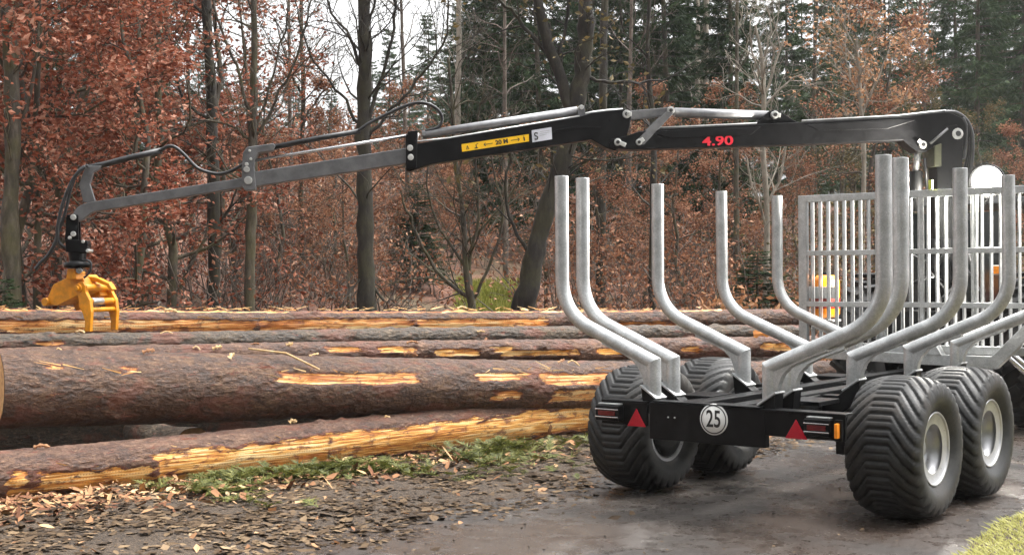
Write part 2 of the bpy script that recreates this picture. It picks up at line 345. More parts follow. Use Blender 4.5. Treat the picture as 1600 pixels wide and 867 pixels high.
def roadmat():
    m, n, p = mat('wet_asphalt')
    a = noise(n, 1.1, 6, 0.62, None, 0.4); b = noise(n, 60, 4, 0.7); g = noise(n, 0.55, 4, 0.55); f = noise(n, 9, 6, 0.7)
    c = ramp(n, a, [(0.4, (0.020, 0.015, 0.012)), (0.5, (0.048, 0.040, 0.035)), (0.6, (0.15, 0.136, 0.126))])
    c = mixc(n, maths(n, 'MULTIPLY', ramp(n, g, [(0.47, (0, 0, 0)), (0.56, (1, 1, 1))]), 0.75), c, (0.038, 0.024, 0.017))
    c = mixc(n, maths(n, 'MULTIPLY', ramp(n, b, [(0.45, (0, 0, 0)), (0.7, (1, 1, 1))]), 0.3), c, (0.10, 0.085, 0.07))
    c = mixc(n, maths(n, 'MULTIPLY', ramp(n, f, [(0.55, (0, 0, 0)), (0.7, (1, 1, 1))]), 0.5), c, (0.012, 0.008, 0.006))
    n.links.new(c, p.inputs['Base Color'])
    n.links.new(ramp(n, maths(n, 'ADD', maths(n, 'MULTIPLY', a, 0.6), maths(n, 'MULTIPLY', f, 0.4)), [(0.44, (0.5,)*3), (0.54, (0.15,)*3)]), p.inputs['Roughness'])
    bump(n, p, maths(n, 'ADD', b, maths(n, 'MULTIPLY', f, 1.5)), 0.6, 0.012); return m
M_road = roadmat()

# ------------------------------------------------------------------ ground
def hill(x, y):
    """height of the land: flat road, a slightly raised verge, then a wooded slope behind the log pile"""
    x = np.asarray(x, float); y = np.asarray(y, float)
    d = 0.29*x+0.956*y-7.0
    s = np.clip(d/4, 0, 1); z = np.where(d > 0, 0.19*d*s*(2-s), 0); z = np.where(d > 0, np.minimum(z, 4.2+0.02*d), z)
    z = z + np.clip(d/6, 0, 1)*(fbm(x*0.25+9, y*0.25, 4)-0.45)*1.2
    left = np.clip((y-1.18+0.35*(fbm(x*1.1, y*1.1, 3)-0.45))/0.9, 0, 1)
    verge = -0.05+left*(0.09+0.10*(fbm(x*2.3, y*2.3+4, 4)-0.45))
    edge = -1.50+0.13*x-0.012*x*x+0.3*(fbm(x*1.4+40, y*1.4, 3)-0.45)
    grass = np.clip((edge-y)/0.5, 0, 1); verge = verge+grass*(0.12+0.05*(fbm(x*2, y*2+70, 3)-0.45))
    return z+verge
def axis(a, b, lo, hi, step, n):
    inner = np.arange(a, b, step); t = np.linspace(0, 1, n+1)[1:]
    up = b+(hi-b)*t**2.2; dn = a+(lo-a)*t**2.2
    return np.concatenate([dn[::-1], inner, up])
gx = axis(-9, 22, -300, 500, 0.14, 30); gy = axis(-4, 20, -300, 500, 0.14, 30)
GX, GY = np.meshgrid(gx, gy, indexing='ij'); GZ = hill(GX, GY)
nx, ny = GX.shape; idx = np.arange(nx*ny).reshape(nx, ny)
ground = fast_mesh('ground', np.stack([GX, GY, GZ], -1).reshape(-1, 3), np.stack([idx[:-1, :-1], idx[1:, :-1], idx[1:, 1:], idx[:-1, 1:]], -1).reshape(-1, 4), M_soil, smooth=True)
tag(ground, 'brown leaf strewn soil of the verge and wooded slope', 'ground', kind='structure')
rx = axis(-9, 8, -120, 120, 0.25, 16); ry = np.linspace(-5.2, 2.6, 44)
RX, RY = np.meshgrid(rx, ry, indexing='ij'); RZ = 0.012*(fbm(RX*0.6, RY*0.6+3, 3)-0.45)
RZ = RZ-np.clip((np.abs(RY+1.3)-3.3)/0.6, 0, 1)*0.12
nx, ny = RX.shape; idx = np.arange(nx*ny).reshape(nx, ny)
road = fast_mesh('road', np.stack([RX, RY, RZ], -1).reshape(-1, 3), np.stack([idx[:-1, :-1], idx[1:, :-1], idx[1:, 1:], idx[:-1, 1:]], -1).reshape(-1, 4), M_road, smooth=True)
tag(road, 'wet grey asphalt forest road under the trailer', 'road', kind='structure')

# ------------------------------------------------------------------ forestry trailer (X forward, Y to its near-side, wheels on z=0)
def yz(x): return lambda a, b, t: (x+t, a, b)
def sweep_plane(mb, path, r, x, n=18, cap0=False, cap1=True):
    """round tube along a planar (y,z) path at x, rings mitred in the plane"""
    m = len(path); P = [np.array(q, float) for q in path]; v = []
    for i in range(m):
        d0 = P[i]-P[i-1] if i else P[1]-P[0]; d1 = P[i+1]-P[i] if i < m-1 else P[-1]-P[-2]
        d0 = d0/np.linalg.norm(d0); d1 = d1/np.linalg.norm(d1); b = d0+d1; b = b/np.linalg.norm(b)
        sc_ = 1/max(0.3, b@d0); nn = np.array([-b[1], b[0]])
        for k in range(n):
            th = 2*math.pi*k/n; q = P[i]+nn*math.cos(th)*r*sc_; v.append((x+math.sin(th)*r, q[0], q[1]))
    f = [(i*n+k, i*n+(k+1) % n, (i+1)*n+(k+1) % n, (i+1)*n+k) for i in range(m-1) for k in range(n)]
    mb.add(v, f, True); b = len(mb.v)-len(v)
    if cap0: mb.f.append(tuple(b+k for k in range(n))); mb.sm.append(False)
    if cap1: mb.f.append(tuple(b+(m-1)*n+k for k in range(n))); mb.sm.append(False)
def text_mesh(name, body, mtl, parent, origin, ux, uy, size, sx=1.0, bold=0.0, thick=0.002):
    """flat lettering: origin is the centre, ux / uy the writing and up directions"""
    cu = bpy.data.curves.new(name, 'FONT'); cu.body = body; cu.size = size; cu.align_x = 'CENTER'; cu.align_y = 'CENTER'; cu.extrude = thick; cu.offset = bold; cu.resolution_u = 4
    t = bpy.data.objects.new(name+'_src', cu); C.objects.link(t); bpy.context.view_layer.update()
    me = bpy.data.meshes.new_from_object(t.evaluated_get(bpy.context.evaluated_depsgraph_get()))
    bpy.data.objects.remove(t); bpy.data.curves.remove(cu)
    ux = Vector(ux).normalized(); uy = Vector(uy); uy = (uy-ux*uy.dot(ux)).normalized(); uz = ux.cross(uy)
    M = Matrix(((ux.x*sx, uy.x, uz.x, origin[0]), (ux.y*sx, uy.y, uz.y, origin[1]), (ux.z*sx, uy.z, uz.z, origin[2]), (0, 0, 0, 1)))
    me.transform(M); me.name = name; me.materials.clear(); me.materials.append(mtl)
    o = bpy.data.objects.new(name, me); C.objects.link(o); put(o, parent); return o

T = tag(empty('forestry_trailer', (1.3, 0, 0)), 'timber trailer with black chassis, ten grey steel stakes and four fat tyres', 'trailer')
TR, YT, ZT, YI, ZC = 0.0489, 1.198, 2.305, 0.434, 1.0055
ang = R(23); dv = np.array([math.cos(ang), math.sin(ang)])
zcor = ZC+(YT-YI)*math.tan(ang); RB = 0.36; TL = RB*math.tan((math.pi/2-ang)/2)
pA = np.array([YT, zcor])-dv*TL; cen = np.array([YT-RB, zcor+TL])
arc = []
for k in range(11):
    th = -math.pi/2+ang+(math.pi/2-ang)*k/10; arc.append((cen[0]+RB*math.cos(th), cen[1]+RB*math.sin(th)))
def make_stake(s):
    mb = MB()
    sweep_plane(mb, [(s*YI, 0.775), (s*YI, ZC), (s*(YI+0.06*dv[0]), ZC+0.06*dv[1])][:2]+[], TR, 0, cap0=True, cap1=False)
    base = MB()
    # lower upright with a mitred top
    n = 18; v = []
    nb = np.array([math.cos(ang), 1+math.sin(ang)]); nb = nb/np.linalg.norm(nb)
    for zz in (0.0, 1.0):
        for k in range(n):
            th = 2*math.pi*k/n; y = YI+TR*math.cos(th)
            z = (0.765+0.55*(y-YI+TR)) if zz == 0 else ZC-(y-YI)*nb[0]/nb[1]
            v.append((TR*math.sin(th), s*y, z))
    base.add(v, [(k, (k+1) % n, n+(k+1) % n, n+k) for k in range(n)], True)
    up = MB(); path = [(YI, ZC)]+[tuple(q) for q in arc]+[(YT, ZT-0.003), (YT, ZT)]
    path = [(s*a, b) for a, b in path]
    sweep_plane(up, path, TR, 0)
    # first ring on the mitre plane
    for k in range(n):
        x, y, z = up.v[k]; ya = abs(y); t = -((ya-YI)*nb[0]+(z-ZC)*nb[1])/(dv@nb); up.v[k] = (x, s*(ya+dv[0]*t), z+dv[1]*t)
    return base, up
def gusset(s):
    g = [(0.434, 0.80), (0.497, 0.835), (0.508, 0.90), (0.535, 0.96), (0.59, 1.015), (0.67, 1.055), (0.78, 1.095), (0.84, 1.118), (0.84, 1.16), (0.434, 0.995)]
    return MB().prism([(s*a, b) for a, b in g], -0.03, 0.03, yz(0))
BX = [0.0, 0.2482, 1.2614, 2.306, 3.2884]
proto = None
for bi, x in enumerate(BX):
    if proto is None:
        arm = MB()
        prof = [(-0.505, 0.845), (-0.49, 0.70), (-0.36, 0.60), (0.36, 0.60), (0.49, 0.70), (0.505, 0.845), (0.385, 0.765), (0.34, 0.73), (-0.34, 0.73), (-0.385, 0.765)]
        arm.prism(prof, -0.055, 0.055, yz(0))
        a = arm.build('bunk', M_black, T, 0.006); a['label'] = 'black bunk cross arm carrying two bent grey stakes'
        kids = []
        for s in (1, -1):
            base, up = make_stake(s)
            kids.append(up.build('stake', M_galv, None)); kids.append(base.build('socket', M_galv, None))
            kids.append(gusset(s).build('gusset', M_galv, None, 0.004))
            lip = MB().bar((0, s*0.375, 0.766), (0, s*0.505, 0.852), 0.135, 0.014, up=(0, -s*0.5, 1)); kids.append(lip.build('collar', M_galv, None, 0.003))
        for k in kids: k.parent = a
        proto = (a, kids)
    else:
        a = proto[0].copy(); C.objects.link(a); a.location.x = x
        for k in proto[1]:
            q = k.copy(); C.objects.link(q); q.parent = a
            if k.name.startswith('stake'): q.rotation_euler = (0.004*((bi*7) % 3-1), 0.004*((bi*5) % 3-1), 0)
# chassis
ch = MB()
ch.box((-0.07, -0.02, 0.625), (0.06, 0.86, 0.245))
ch.box((-0.06, -0.02, 0.755), (0.10, 0.80, 0.012))
for y in (0.16, -0.16): ch.box((2.45, y, 0.66), (4.9, 0.12, 0.18))
ch.box((1.3, 0, 0.50), (0.24, 1.30, 0.16))
ch.build('chassis', M_black, T, 0.006)
for y0, y1, x0, x1 in ((0.36, 0.20, 0.05, 1.15), (-0.36, -0.20, 0.05, 1.15), (0.42, 0.2, 1.3, 2.25), (-0.42, -0.2, 1.3, 2.25)):
    MB().bar((x0, y0, 0.69), (x1, y1, 0.69), 0.07, 0.09).build('brace', M_black, T, 0.005)
for x, s in ((0.62, 1), (0.66, -1), (1.75, 1), (1.78, -1), (2.75, 1), (2.75, -1)):
    MB().box((x, s*0.40, 0.735), (0.32, 0.26, 0.03)).build('deck_plate', M_black, T, 0.004)
for s in (1, -1):
    b = MB(); b.prism([(0.60, 0.40), (0.60, 0.53), (1.05, 0.62), (1.55, 0.62), (2.0, 0.53), (2.0, 0.40), (1.55, 0.42), (1.05, 0.42)], s*0.60, s*0.72, lambda a, c, t: (a, t, c))
    b.build('bogie_beam', M_black, T, 0.006)
# wheels
def wheel_meshes():
    NA, prof = 336, []
    pts = [(-0.185, 0.222), (-0.205, 0.245), (-0.236, 0.285), (-0.250, 0.33), (-0.248, 0.375), (-0.238, 0.408)]
    crown = [(wd, 0.4655-0.40*abs(wd)**2.6*4.6) for wd in np.linspace(-0.226, 0.226, 47)]
    prof = pts+crown+[(-a, b) for a, b in reversed(pts)]
    prof = np.array(prof); m = len(prof)
    th = np.linspace(0, 2*np.pi, NA, endpoint=False)
    W = np.repeat(prof[:, 0:1], NA, 1); Rr = np.repeat(prof[:, 1:2], NA, 1).copy(); TH = np.repeat(th[None], m, 0)
    aw = np.abs(W); NL = 28
    ph = TH*NL/(2*np.pi)-2.3*np.clip(aw-0.075, 0, 1)/0.175*0.95
    fr = ph-np.floor(ph); dist = np.minimum(fr, 1-fr)
    wdt = 0.105+0.08*np.clip((aw-0.1)/0.15, 0, 1)
    g = np.clip((wdt-dist)/0.04, 0, 1)
    fr2 = (ph+0.5)-np.floor(ph+0.5); d2 = np.minimum(fr2, 1-fr2)
    g2 = np.clip((0.06-d2)/0.04, 0, 1)*np.clip((0.085-aw)/0.01, 0, 1)
    g = np.maximum(g*np.clip((0.252-aw)/0.006, 0, 1), g2)
    tread = np.clip((Rr-0.372)/0.02, 0, 1)
    g = g*tread
    Rr -= 0.016*g
    V = np.stack([Rr*np.cos(TH), W, Rr*np.sin(TH)], -1).reshape(-1, 3)
    i = np.arange(m*NA).reshape(m, NA); j = np.roll(i, -1, 1)
    F = np.stack([i[:-1], j[:-1], j[1:], i[1:]], -1).reshape(-1, 4)
    ty = fast_mesh('tyre', V, F, M_rubber, smooth=True)
    at_ = ty.data.attributes.new('groove', 'FLOAT', 'POINT'); at_.data.foreach_set('value', g.ravel().astype(np.float32))
    rp = [(0.160, -0.19), (0.236, -0.20), (0.242, -0.205), (0.236, -0.212), (0.226, -0.206), (0.218, -0.186), (0.204, -0.180), (0.199, -0.150), (0.188, -0.142), (0.183, -0.09), (0.17, -0.06), (0.10, -0.05), (0.095, -0.065), (0.085, -0.07)]
    rim = MB().lathe(rp, 56)
    rim.lathe([(0.242, 0.205), (0.2, 0.19), (0.19, 0.0), (0.09, -0.03)], 40)
    rim = rim.build('rim', M_rim)
    hub = MB().lathe([(0.09, -0.03), (0.09, -0.075), (0.075, -0.085), (0.05, -0.088), (0.048, -0.125), (0.0, -0.13)], 28)
    for k in range(6):
        a_ = k*math.pi/3; hub.lathe([(0.011, -0.05), (0.011, -0.078), (0.0, -0.08)], 6, 'y', (0.135*math.cos(a_), 0, 0.135*math.sin(a_)), False)
    hub = hub.build('hub', M_steel)
    dr = MB().lathe([(0.0, 0.17), (0.17, 0.17), (0.205, 0.185), (0.21, 0.196), (0.205, 0.20), (0.12, 0.21), (0.0, 0.21)], 32).build('dark_inner_disc', M_black)  # black disc added to keep the rim's inner side dark
    return ty, rim, hub, dr
wproto = wheel_meshes()
first = True
for x in (0.774, 1.822):
    for s in (-1, 1):
        we = empty('wheel', (x, s*1.005, 0.462)); we.rotation_euler = (0, x*3+s*0.4, 0 if s < 0 else math.pi)
        we.parent = T; we.matrix_parent_inverse = parent_world(T).inverted()
        for k in wproto:
            q = k if first else k.copy()
            if not first: C.objects.link(q)
            q.parent = we
        first = False
# speed disc, lamps and reflectors on the tail
disc = MB().lathe([(0.0, -0.1085), (0.101, -0.1085), (0.101, -0.101)], 48, 'x', (0, -0.086, 0.662)).build('speed_disc', M_white, T); disc['label'] = 'round white speed disc reading 25'
MB().lathe([(0.086, -0.1095), (0.093, -0.1095), (0.093, -0.108), (0.086, -0.108), (0.086, -0.1095)], 48, 'x', (0, -0.086, 0.662)).build('disc_ring', M_ink, disc)
text_mesh('numerals', '25', M_ink, disc, (-0.1095, -0.086, 0.661), (0, -1, 0), (0, 0, 1), 0.155, 0.72, 0.002, 0.0008)
for y in (0.26, 0.21): MB().lathe([(0.006, -0.101), (0.006, -0.106), (0.0, -0.107)], 10, 'x', (0, y, 0.655)).build('screw', M_steel, T)
for s, y0, y1, yt, l0, l1 in ((1, 0.43, 0.80, 0.512, 0.615, 0.805), (-1, 0.43, 0.985, 0.663, 0.745, 0.915)):
    br = MB().box((-0.085, s*(y0+y1)/2, 0.665), (0.02, y1-y0, 0.165)); br.box((-0.04, s*(y0+y1)/2, 0.742), (0.12, y1-y0, 0.012))
    br.build('lamp_bracket', M_black, T, 0.003)
    tri = MB(); h = 0.122
    pr = [(-0.075, -h/2), (0.075, -h/2), (0.0, h/2)]; pr2 = [(-0.055, -h/2+0.012), (0.055, -h/2+0.012), (0, h/2-0.024)]
    tri.prism([(s*yt+a, 0.638+b) for a, b in pr], -0.103, -0.095, lambda a, b, t: (t, a, b)); tri.build('reflector_triangle', M_red, T, 0.003)
    tl = MB().box((-0.13, s*(l0+l1)/2, 0.662), (0.07, l1-l0, 0.105)); tl = tl.build('tail_lamp', M_black, T, 0.008, 3)
    MB().box((-0.167, s*(l0+l1)/2, 0.662), (0.006, (l1-l0)*0.72, 0.034)).build('lens', M_lens, tl, 0.002)
    for dz in (-0.026, 0.026): MB().box((-0.168, s*(l0+l1)/2, 0.662+dz), (0.008, (l1-l0)*0.98, 0.007)).build('chrome_strip', M_chrome, tl, 0.002)
    MB().box((-0.12, s*(l0+l1)/2, 0.722), (0.05, (l1-l0)*0.9, 0.008)).build('lamp_hood', M_galv, tl, 0.002)
MB().box((-0.13, -0.95, 0.648), (0.05, 0.022, 0.09)).build('side_marker', M_orange, T, 0.004)
MB().box((-0.105, -0.95, 0.648), (0.03, 0.05, 0.13)).build('marker_holder', M_black, T, 0.004)
# headboard: flat bars set on edge in a square tube frame
HX = 3.74
hb = MB()
for s in (1, -1): hb.box((HX, s*1.155, 1.605), (0.06, 0.08, 1.43))
hb.box((HX+0.001, 0, 2.29), (0.062, 2.23, 0.062)); hb.box((HX+0.001, 0, 0.93), (0.062, 2.23, 0.07))
for y in (0.42, -0.42): hb.box((HX+0.05, y, 1.6), (0.05, 0.05, 1.36))
hbo = hb.build('headboard', M_galv, T, 0.004)
for z in (1.785, 1.315):
    MB().box((HX-0.012, 0, z), (0.035, 2.23, 0.046)).build('rail', M_galv, hbo, 0.003)
bar0 = None
nb_ = 28
for k in range(nb_):
    y = 1.075-0.0785*k
    if y < -1.1: break
    if bar0 is None:
        bar0 = MB().box((HX+0.02, 0, 1.61), (0.062, 0.012, 1.32)).build('bar', M_galv, hbo, 0.002); bar0.location.y += y
    else:
        q = bar0.copy(); C.objects.link(q); q.location.y += y-1.075
MB().box((HX-0.012, 0.02, 1.585), (0.03, 0.035, 1.44)).build('post', M_galv, hbo, 0.003)
MB().box((HX-0.03, -0.07, 2.365), (0.03, 0.035, 0.08)).build('lime_tag', M_tag, hbo, 0.003)
# stabiliser legs at the foot of the headboard
lg = MB(); pl = [(0.95, 0.905), (0.95, 0.825), (-0.66, 0.785), (-1.2, 1.33), (-1.13, 1.40), (-0.62, 0.89)]
lg.prism(pl, 3.60, 3.68, lambda a, b, t: (t, a, b)); lg.build('stabiliser_beam', M_galv, T, 0.005)
MB().prism([(-0.05, 0.89), (-0.20, 0.89), (-0.125, 1.02)], 3.585, 3.69, lambda a, b, t: (t, a, b)).build('gusset', M_galv, T, 0.003)
for y, dx in ((-0.55, 0), (-0.62, 0.05)):
    MB().tube([(3.95, y, 0.95), (4.15, y-0.25, 0.66)], 0.022, 12).build('leg_cylinder', M_chrome, T)
db = MB(); db.bar((4.8, 0, 0.64), (6.2, 0.12, 0.55), 0.16, 0.16); db.build('drawbar', M_black, T, 0.006)

# ------------------------------------------------------------------ loader crane: boom laid out in the vertical plane it is slewed to
CO = np.array([4.2, 0.0, 0.0]); ca = R(135); CD = np.array([math.cos(ca), math.sin(ca), 0]); CN = np.array([-math.sin(ca), math.cos(ca), 0])
if CN @ fwd > 0: CN = -CN            # CN points to the side the camera stands on
def cw(s, z, t): q = CO+CD*s+CN*t; return (float(q[0]), float(q[1]), float(z))
def cs(px, py):
    r = ray(px, py); k = ((CO-CAM) @ CN)/(r @ CN); q = CAM+r*k; return float((q-CO) @ CD), float(q[2])
def P(*pts): return [cs(*q) for q in pts]
K = tag(empty('loader_crane', (4.2, 0, 0.7)), 'long black and grey loader crane reaching over the logs from behind the headboard', 'crane')
def plate(name, pts, hw, mtl, par=None, bevel=0.005, t0=None, t1=None):
    mb = MB(); mb.prism(P(*pts), -hw if t0 is None else t0, hw if t1 is None else t1, cw); return mb.build(name, mtl, par or K, bevel)
def pin(pt, r, hw, par, name='pin', mtl=None, n=16):
    s, z = cs(*pt); mb = MB(); mb.tube([cw(s, z, -hw), cw(s, z, hw)], r, n); return mb.build(name, mtl or M_steel, par, 0.003)
def ctube(name, pts, r, mtl, par=None, t=0.0, n=12, ts=None):
    q = P(*pts); mb = MB(); mb.tube([cw(a, b, (ts[i] if ts else t)) for i, (a, b) in enumerate(q)], r, n); return mb.build(name, mtl, par or K)
def smooth_path(pts, m=6):
    pts = [np.array(q, float) for q in pts]; o = []
    for i in range(len(pts)-1):
        p0, p1, p2, p3 = pts[max(i-1, 0)], pts[i], pts[i+1], pts[min(i+2, len(pts)-1)]
        for k in range(m):
            t = k/m; o.append(0.5*((2*p1)+(-p0+p2)*t+(2*p0-5*p1+4*p2-p3)*t*t+(-p0+3*p1-3*p2+p3)*t**3))
    return [tuple(q) for q in o]+[tuple(pts[-1])]
# column
col = MB(); col.tube([(4.2, 0, 0.55), (4.2, 0, 1.1)], 0.19, 24); col.tube([(4.2, 0, 1.1), (4.2, 0, 1.9)], 0.135, 24)
s0, z0 = cs(1480, 300); s1, z1 = cs(1480, 205)
col.prism([(-0.11, 1.7), (0.10, 1.7), (0.10, z1-0.10), (0.02, z1+0.03), (-0.09, z1+0.05), (-0.15, z1-0.05)], -0.09, 0.09, cw)
col = col.build('column', M_black, K, 0.008)
plate('head_cheek', [(1452, 262), (1452, 230), (1463, 226), (1463, 262)], 0.11, paint('olive_paint', (0.04, 0.04, 0.02), 0.5), K)
bx_ = [(947, 233), (987, 235.5), (1250, 227), (1405, 221), (1416, 231), (1428, 239), (1440, 239), (1462, 226), (1480, 236), (1500, 230), (1510, 214), (1508, 200), (1496, 186), (1476, 177), (1450, 178.5), (1400, 184.5), (1250, 192.5), (1022, 203.5), (996, 207), (976, 214), (952, 219)]
boom = plate('lift_boom', bx_, 0.085, M_black, K, 0.006)
plate('stiffener', [(1254, 197), (1274, 206), (1380, 203.5), (1424, 190), (1400, 188)], 0, M_black, boom, 0.003, 0.086, 0.094)
plate('stiffener', [(1018, 211), (1044, 218), (1168, 213), (1184, 200), (1030, 206.5)], 0, M_black, boom, 0.003, 0.086, 0.094)
plate('cylinder_ear', [(1176, 197), (1197, 176.5), (1206, 173), (1214, 174.5), (1236, 189), (1250, 195)], 0.06, M_black, boom, 0.004)
ctube('bright_edge_line', [(1022, 201.5), (1187, 194), (1190, 193.5)], 0.010, M_steel, boom, 0.05)  # bright lines added for the sky's highlight along the boom's top edge
ctube('bright_edge_line', [(1250, 190.5), (1400, 182.5), (1452, 176.5), (1474, 174.5)], 0.011, M_steel, boom, 0.05)
ctube('weld_bar', [(1447, 226), (1474, 203)], 0.012, M_grey, boom, 0.088)
for q, r in (((962, 224), 0.032), ((995, 224), 0.028), ((1206, 181.5), 0.034), ((1435, 228), 0.035), ((1489, 211), 0.05)):
    p_ = pin(q, r, 0.105, K); pin(q, r*0.5, 0.115, p_, 'pin_core', M_ink)
for a_, b_ in (((962, 224), (974, 229)), ((1435, 228), (1427, 221)), ((1206, 181.5), (1214, 183)), ((1489, 211), (1482, 217)), ((995, 224), (1002, 219)), ((975, 180), (983, 181))):
    sa, za = cs(*a_); sb, zb = cs(*b_); mb = MB(); mb.bar(cw(sa, za, 0.107), cw(sb, zb, 0.107), 0.006, 0.038, up=cw(0, 1, 0) if False else (0, 0, 1)); mb.build('pin_keeper', M_steel, K, 0.003)
# boom number
s_, z_ = cs(1117.5, 222.5); ux = -CD.copy(); q0, q1 = cs(1000, 219.5), cs(1240, 211); ux = np.array(cw(q1[0], q1[1], 0))-np.array(cw(q0[0], q0[1], 0))
text_mesh('boom_number', '4.90', M_redtext, boom, cw(s_, z_, 0.0862), ux, (0, 0, 1), 0.112, 1.45, 0.0025, 0.0012)
# lift cylinder under the boom, jib cylinder and links on top
ctube('cylinder', [(1431, 330), (1431, 268)], 0.058, M_dark, K, 0.0, 18); ctube('piston_rod', [(1431, 268), (1435, 230)], 0.03, M_cyl, K)
ctube('hose', [(1444, 300), (1442, 268), (1440, 248)], 0.012, M_hose, K, 0.06)
ctube('cylinder', [(1054, 176), (1200, 181)], 0.042, M_cyl, K, 0.0, 18); ctube('piston_rod', [(1054, 176), (1044, 175)], 0.03, M_chrome, K)
pin((1045, 174.5), 0.034, 0.085, K); pin((1045, 174.5), 0.016, 0.095, K, 'pin_core', M_ink)
for t in (-0.07, 0.055): plate('link', [(968, 176), (1044, 169.5), (1050, 174), (1046, 181), (972, 189), (965, 183)], 0, M_grey, K, 0.004, t, t+0.015)
for t in (-0.055, 0.07): plate('link', [(1038, 176), (1050, 178), (1003, 228), (992, 228), (990, 222)], 0, M_grey, K, 0.004, t, t+0.016)
# jib: black outer section with cylinder along its top
jb = [(634, 268), (641, 269), (674, 257.5), (922, 219.5), (935, 227), (946, 233), (958, 237), (972, 231), (977, 214), (982, 197), (984, 184), (973, 172), (922, 178), (904, 184), (650, 226), (648, 206), (642, 205.5), (634, 212)]
jib = plate('jib', jb, 0.075, M_black, K, 0.006)
plate('stiffener', [(862, 209), (897, 203), (936, 201.5), (936, 200), (897, 199), (866, 205)], 0, M_black, jib, 0.002, 0.076, 0.082)
plate('sleeve_end', [(634.5, 267), (650, 264), (652, 206), (637, 207)], 0, M_black, jib, 0.004, -0.09, 0.09)
for q in ((640, 233), (641, 247.5)): pin(q, 0.026, 0.105, jib, 'bolt')
pin((976, 180.5), 0.036, 0.10, K); pin((976, 180.5), 0.017, 0.11, K, 'pin_core', M_ink)
ctube('cylinder', [(660, 211), (902, 173)], 0.036, M_cyl, jib, 0.0, 18)
plate('cylinder_bracket', [(900, 185), (906, 167), (912, 167), (914, 183)], 0.05, M_grey, jib)
pin((907, 169), 0.02, 0.06, jib)
ctube('bright_edge_line', [(653, 209), (652, 222), (700, 217), (720, 213.5), (904, 182.5)], 0.008, M_steel, jib, 0.045)  # thin bright line along the jib's top edge
ctube('hydraulic_line', [(904, 181), (925, 176.5), (950, 173.5), (972, 172)], 0.012, M_steel, jib, 0.03)
ctube('hydraulic_line', [(920, 182), (935, 178.5), (968, 174.5)], 0.010, M_steel, jib, 0.06)
# stickers on the jib
st = plate('warning_sticker', [(720, 227), (824.5, 211.3), (825, 222.5), (721, 238.8)], 0, M_sticker, jib, 0, 0.0752, 0.0772)
a0, a1 = cs(720.5, 233), cs(824.5, 217); uxs = np.array(cw(a1[0], a1[1], 0))-np.array(cw(a0[0], a0[1], 0)); uxn = uxs/np.linalg.norm(uxs); upn = np.cross(-uxn, -CN); upn = upn if upn[2] > 0 else -upn
def on_sticker(f, g=0.0): return np.array(cw(a0[0]+(a1[0]-a0[0])*f, a0[1]+(a1[1]-a0[1])*f, 0.0778))+upn*g
text_mesh('lettering', '20 M', M_ink, jib, on_sticker(0.595), uxn, upn, 0.052, 1.05, 0.002, 0.0004)
def mark(name, segs):
    mb = MB()
    for (f0, g0), (f1, g1), wd in segs: mb.bar(on_sticker(f0, g0), on_sticker(f1, g1), wd, 0.001, up=tuple(CN))
    mb.build(name, M_ink, jib)
mark('arrow', [((0.33, 0), (0.46, 0), 0.006), ((0.33, 0), (0.355, 0.014), 0.006), ((0.33, 0), (0.355, -0.014), 0.006)])
mark('arrow', [((0.73, 0), (0.86, 0), 0.006), ((0.86, 0), (0.835, 0.014), 0.006), ((0.86, 0), (0.835, -0.014), 0.006)])
mark('crane_symbol', [((0.185, -0.018), (0.235, -0.018), 0.009), ((0.215, -0.018), (0.215, 0.012), 0.008), ((0.215, 0.012), (0.25, 0.018), 0.006)])
mark('person_symbol', [((0.93, -0.02), (0.93, 0.012), 0.012), ((0.93, 0.016), (0.93, 0.024), 0.010), ((0.918, 0.004), (0.942, 0.004), 0.006)])
mark('warning_triangle', [((0.065, -0.016), (0.105, -0.016), 0.004), ((0.065, -0.016), (0.085, 0.014), 0.004), ((0.105, -0.016), (0.085, 0.014), 0.004), ((0.085, -0.008), (0.085, 0.004), 0.004)])
lb = plate('maker_label', [(828.8, 205.5), (859.7, 200.5), (860.8, 219.2), (830.2, 224.2)], 0, M_label, jib, 0, 0.0752, 0.0772)
mb = MB(); q = smooth_path([cs(*z) for z in ((838.5, 210), (834.5, 209.5), (834, 213), (838, 215.5), (837.5, 219), (833.5, 219))], 5)
mb.tube([cw(a, b, 0.0775) for a, b in q], 0.006, 6); mb.build('emblem', M_ink, lb)
for yy, x1_ in ((208, 857), (211, 856), (214, 852)):
    a_, b_ = cs(842, yy-0.3), cs(x1_, yy-2.6); MB().bar(cw(a_[0], a_[1], 0.0776), cw(b_[0], b_[1], 0.0776), 0.004, 0.0008, up=tuple(CN)).build('print_line', M_cyl, lb)
# telescopic sections
ext = plate('extension', [(396, 269.5), (640, 231.5), (640, 255.5), (396, 292.5)], 0.055, M_grey, K, 0.006)
ext2 = plate('extension', [(112, 341), (118, 330), (123, 324), (132, 319), (144, 316), (398, 275.5), (398, 290), (148, 331.5), (141, 335), (131, 344), (124, 346.5), (114, 346)], 0.043, M_grey, K, 0.005)
plate('bracket', [(378.5, 292), (379, 262), (380.5, 240), (387, 231), (402, 229), (428, 225.5), (431, 229), (427, 236.5), (404, 240), (399, 250), (397.5, 262), (401, 292), (400, 297.5), (384, 299)], 0.07, M_grey, K, 0.005)
for q, r in (((386.5, 258), 0.016), ((386.5, 266), 0.026), ((389, 283), 0.034), ((391, 237), 0.011), ((393, 250), 0.012)): pin(q, r, 0.085, K, 'bolt')
ctube('piston_rod', [(398, 250.8), (640, 211.5)], 0.013, M_chrome, K, 0.0, 12)
ctube('hose_sleeve', [(428, 230), (500, 216), (563, 205)], 0.023, M_hose, K, 0.0)
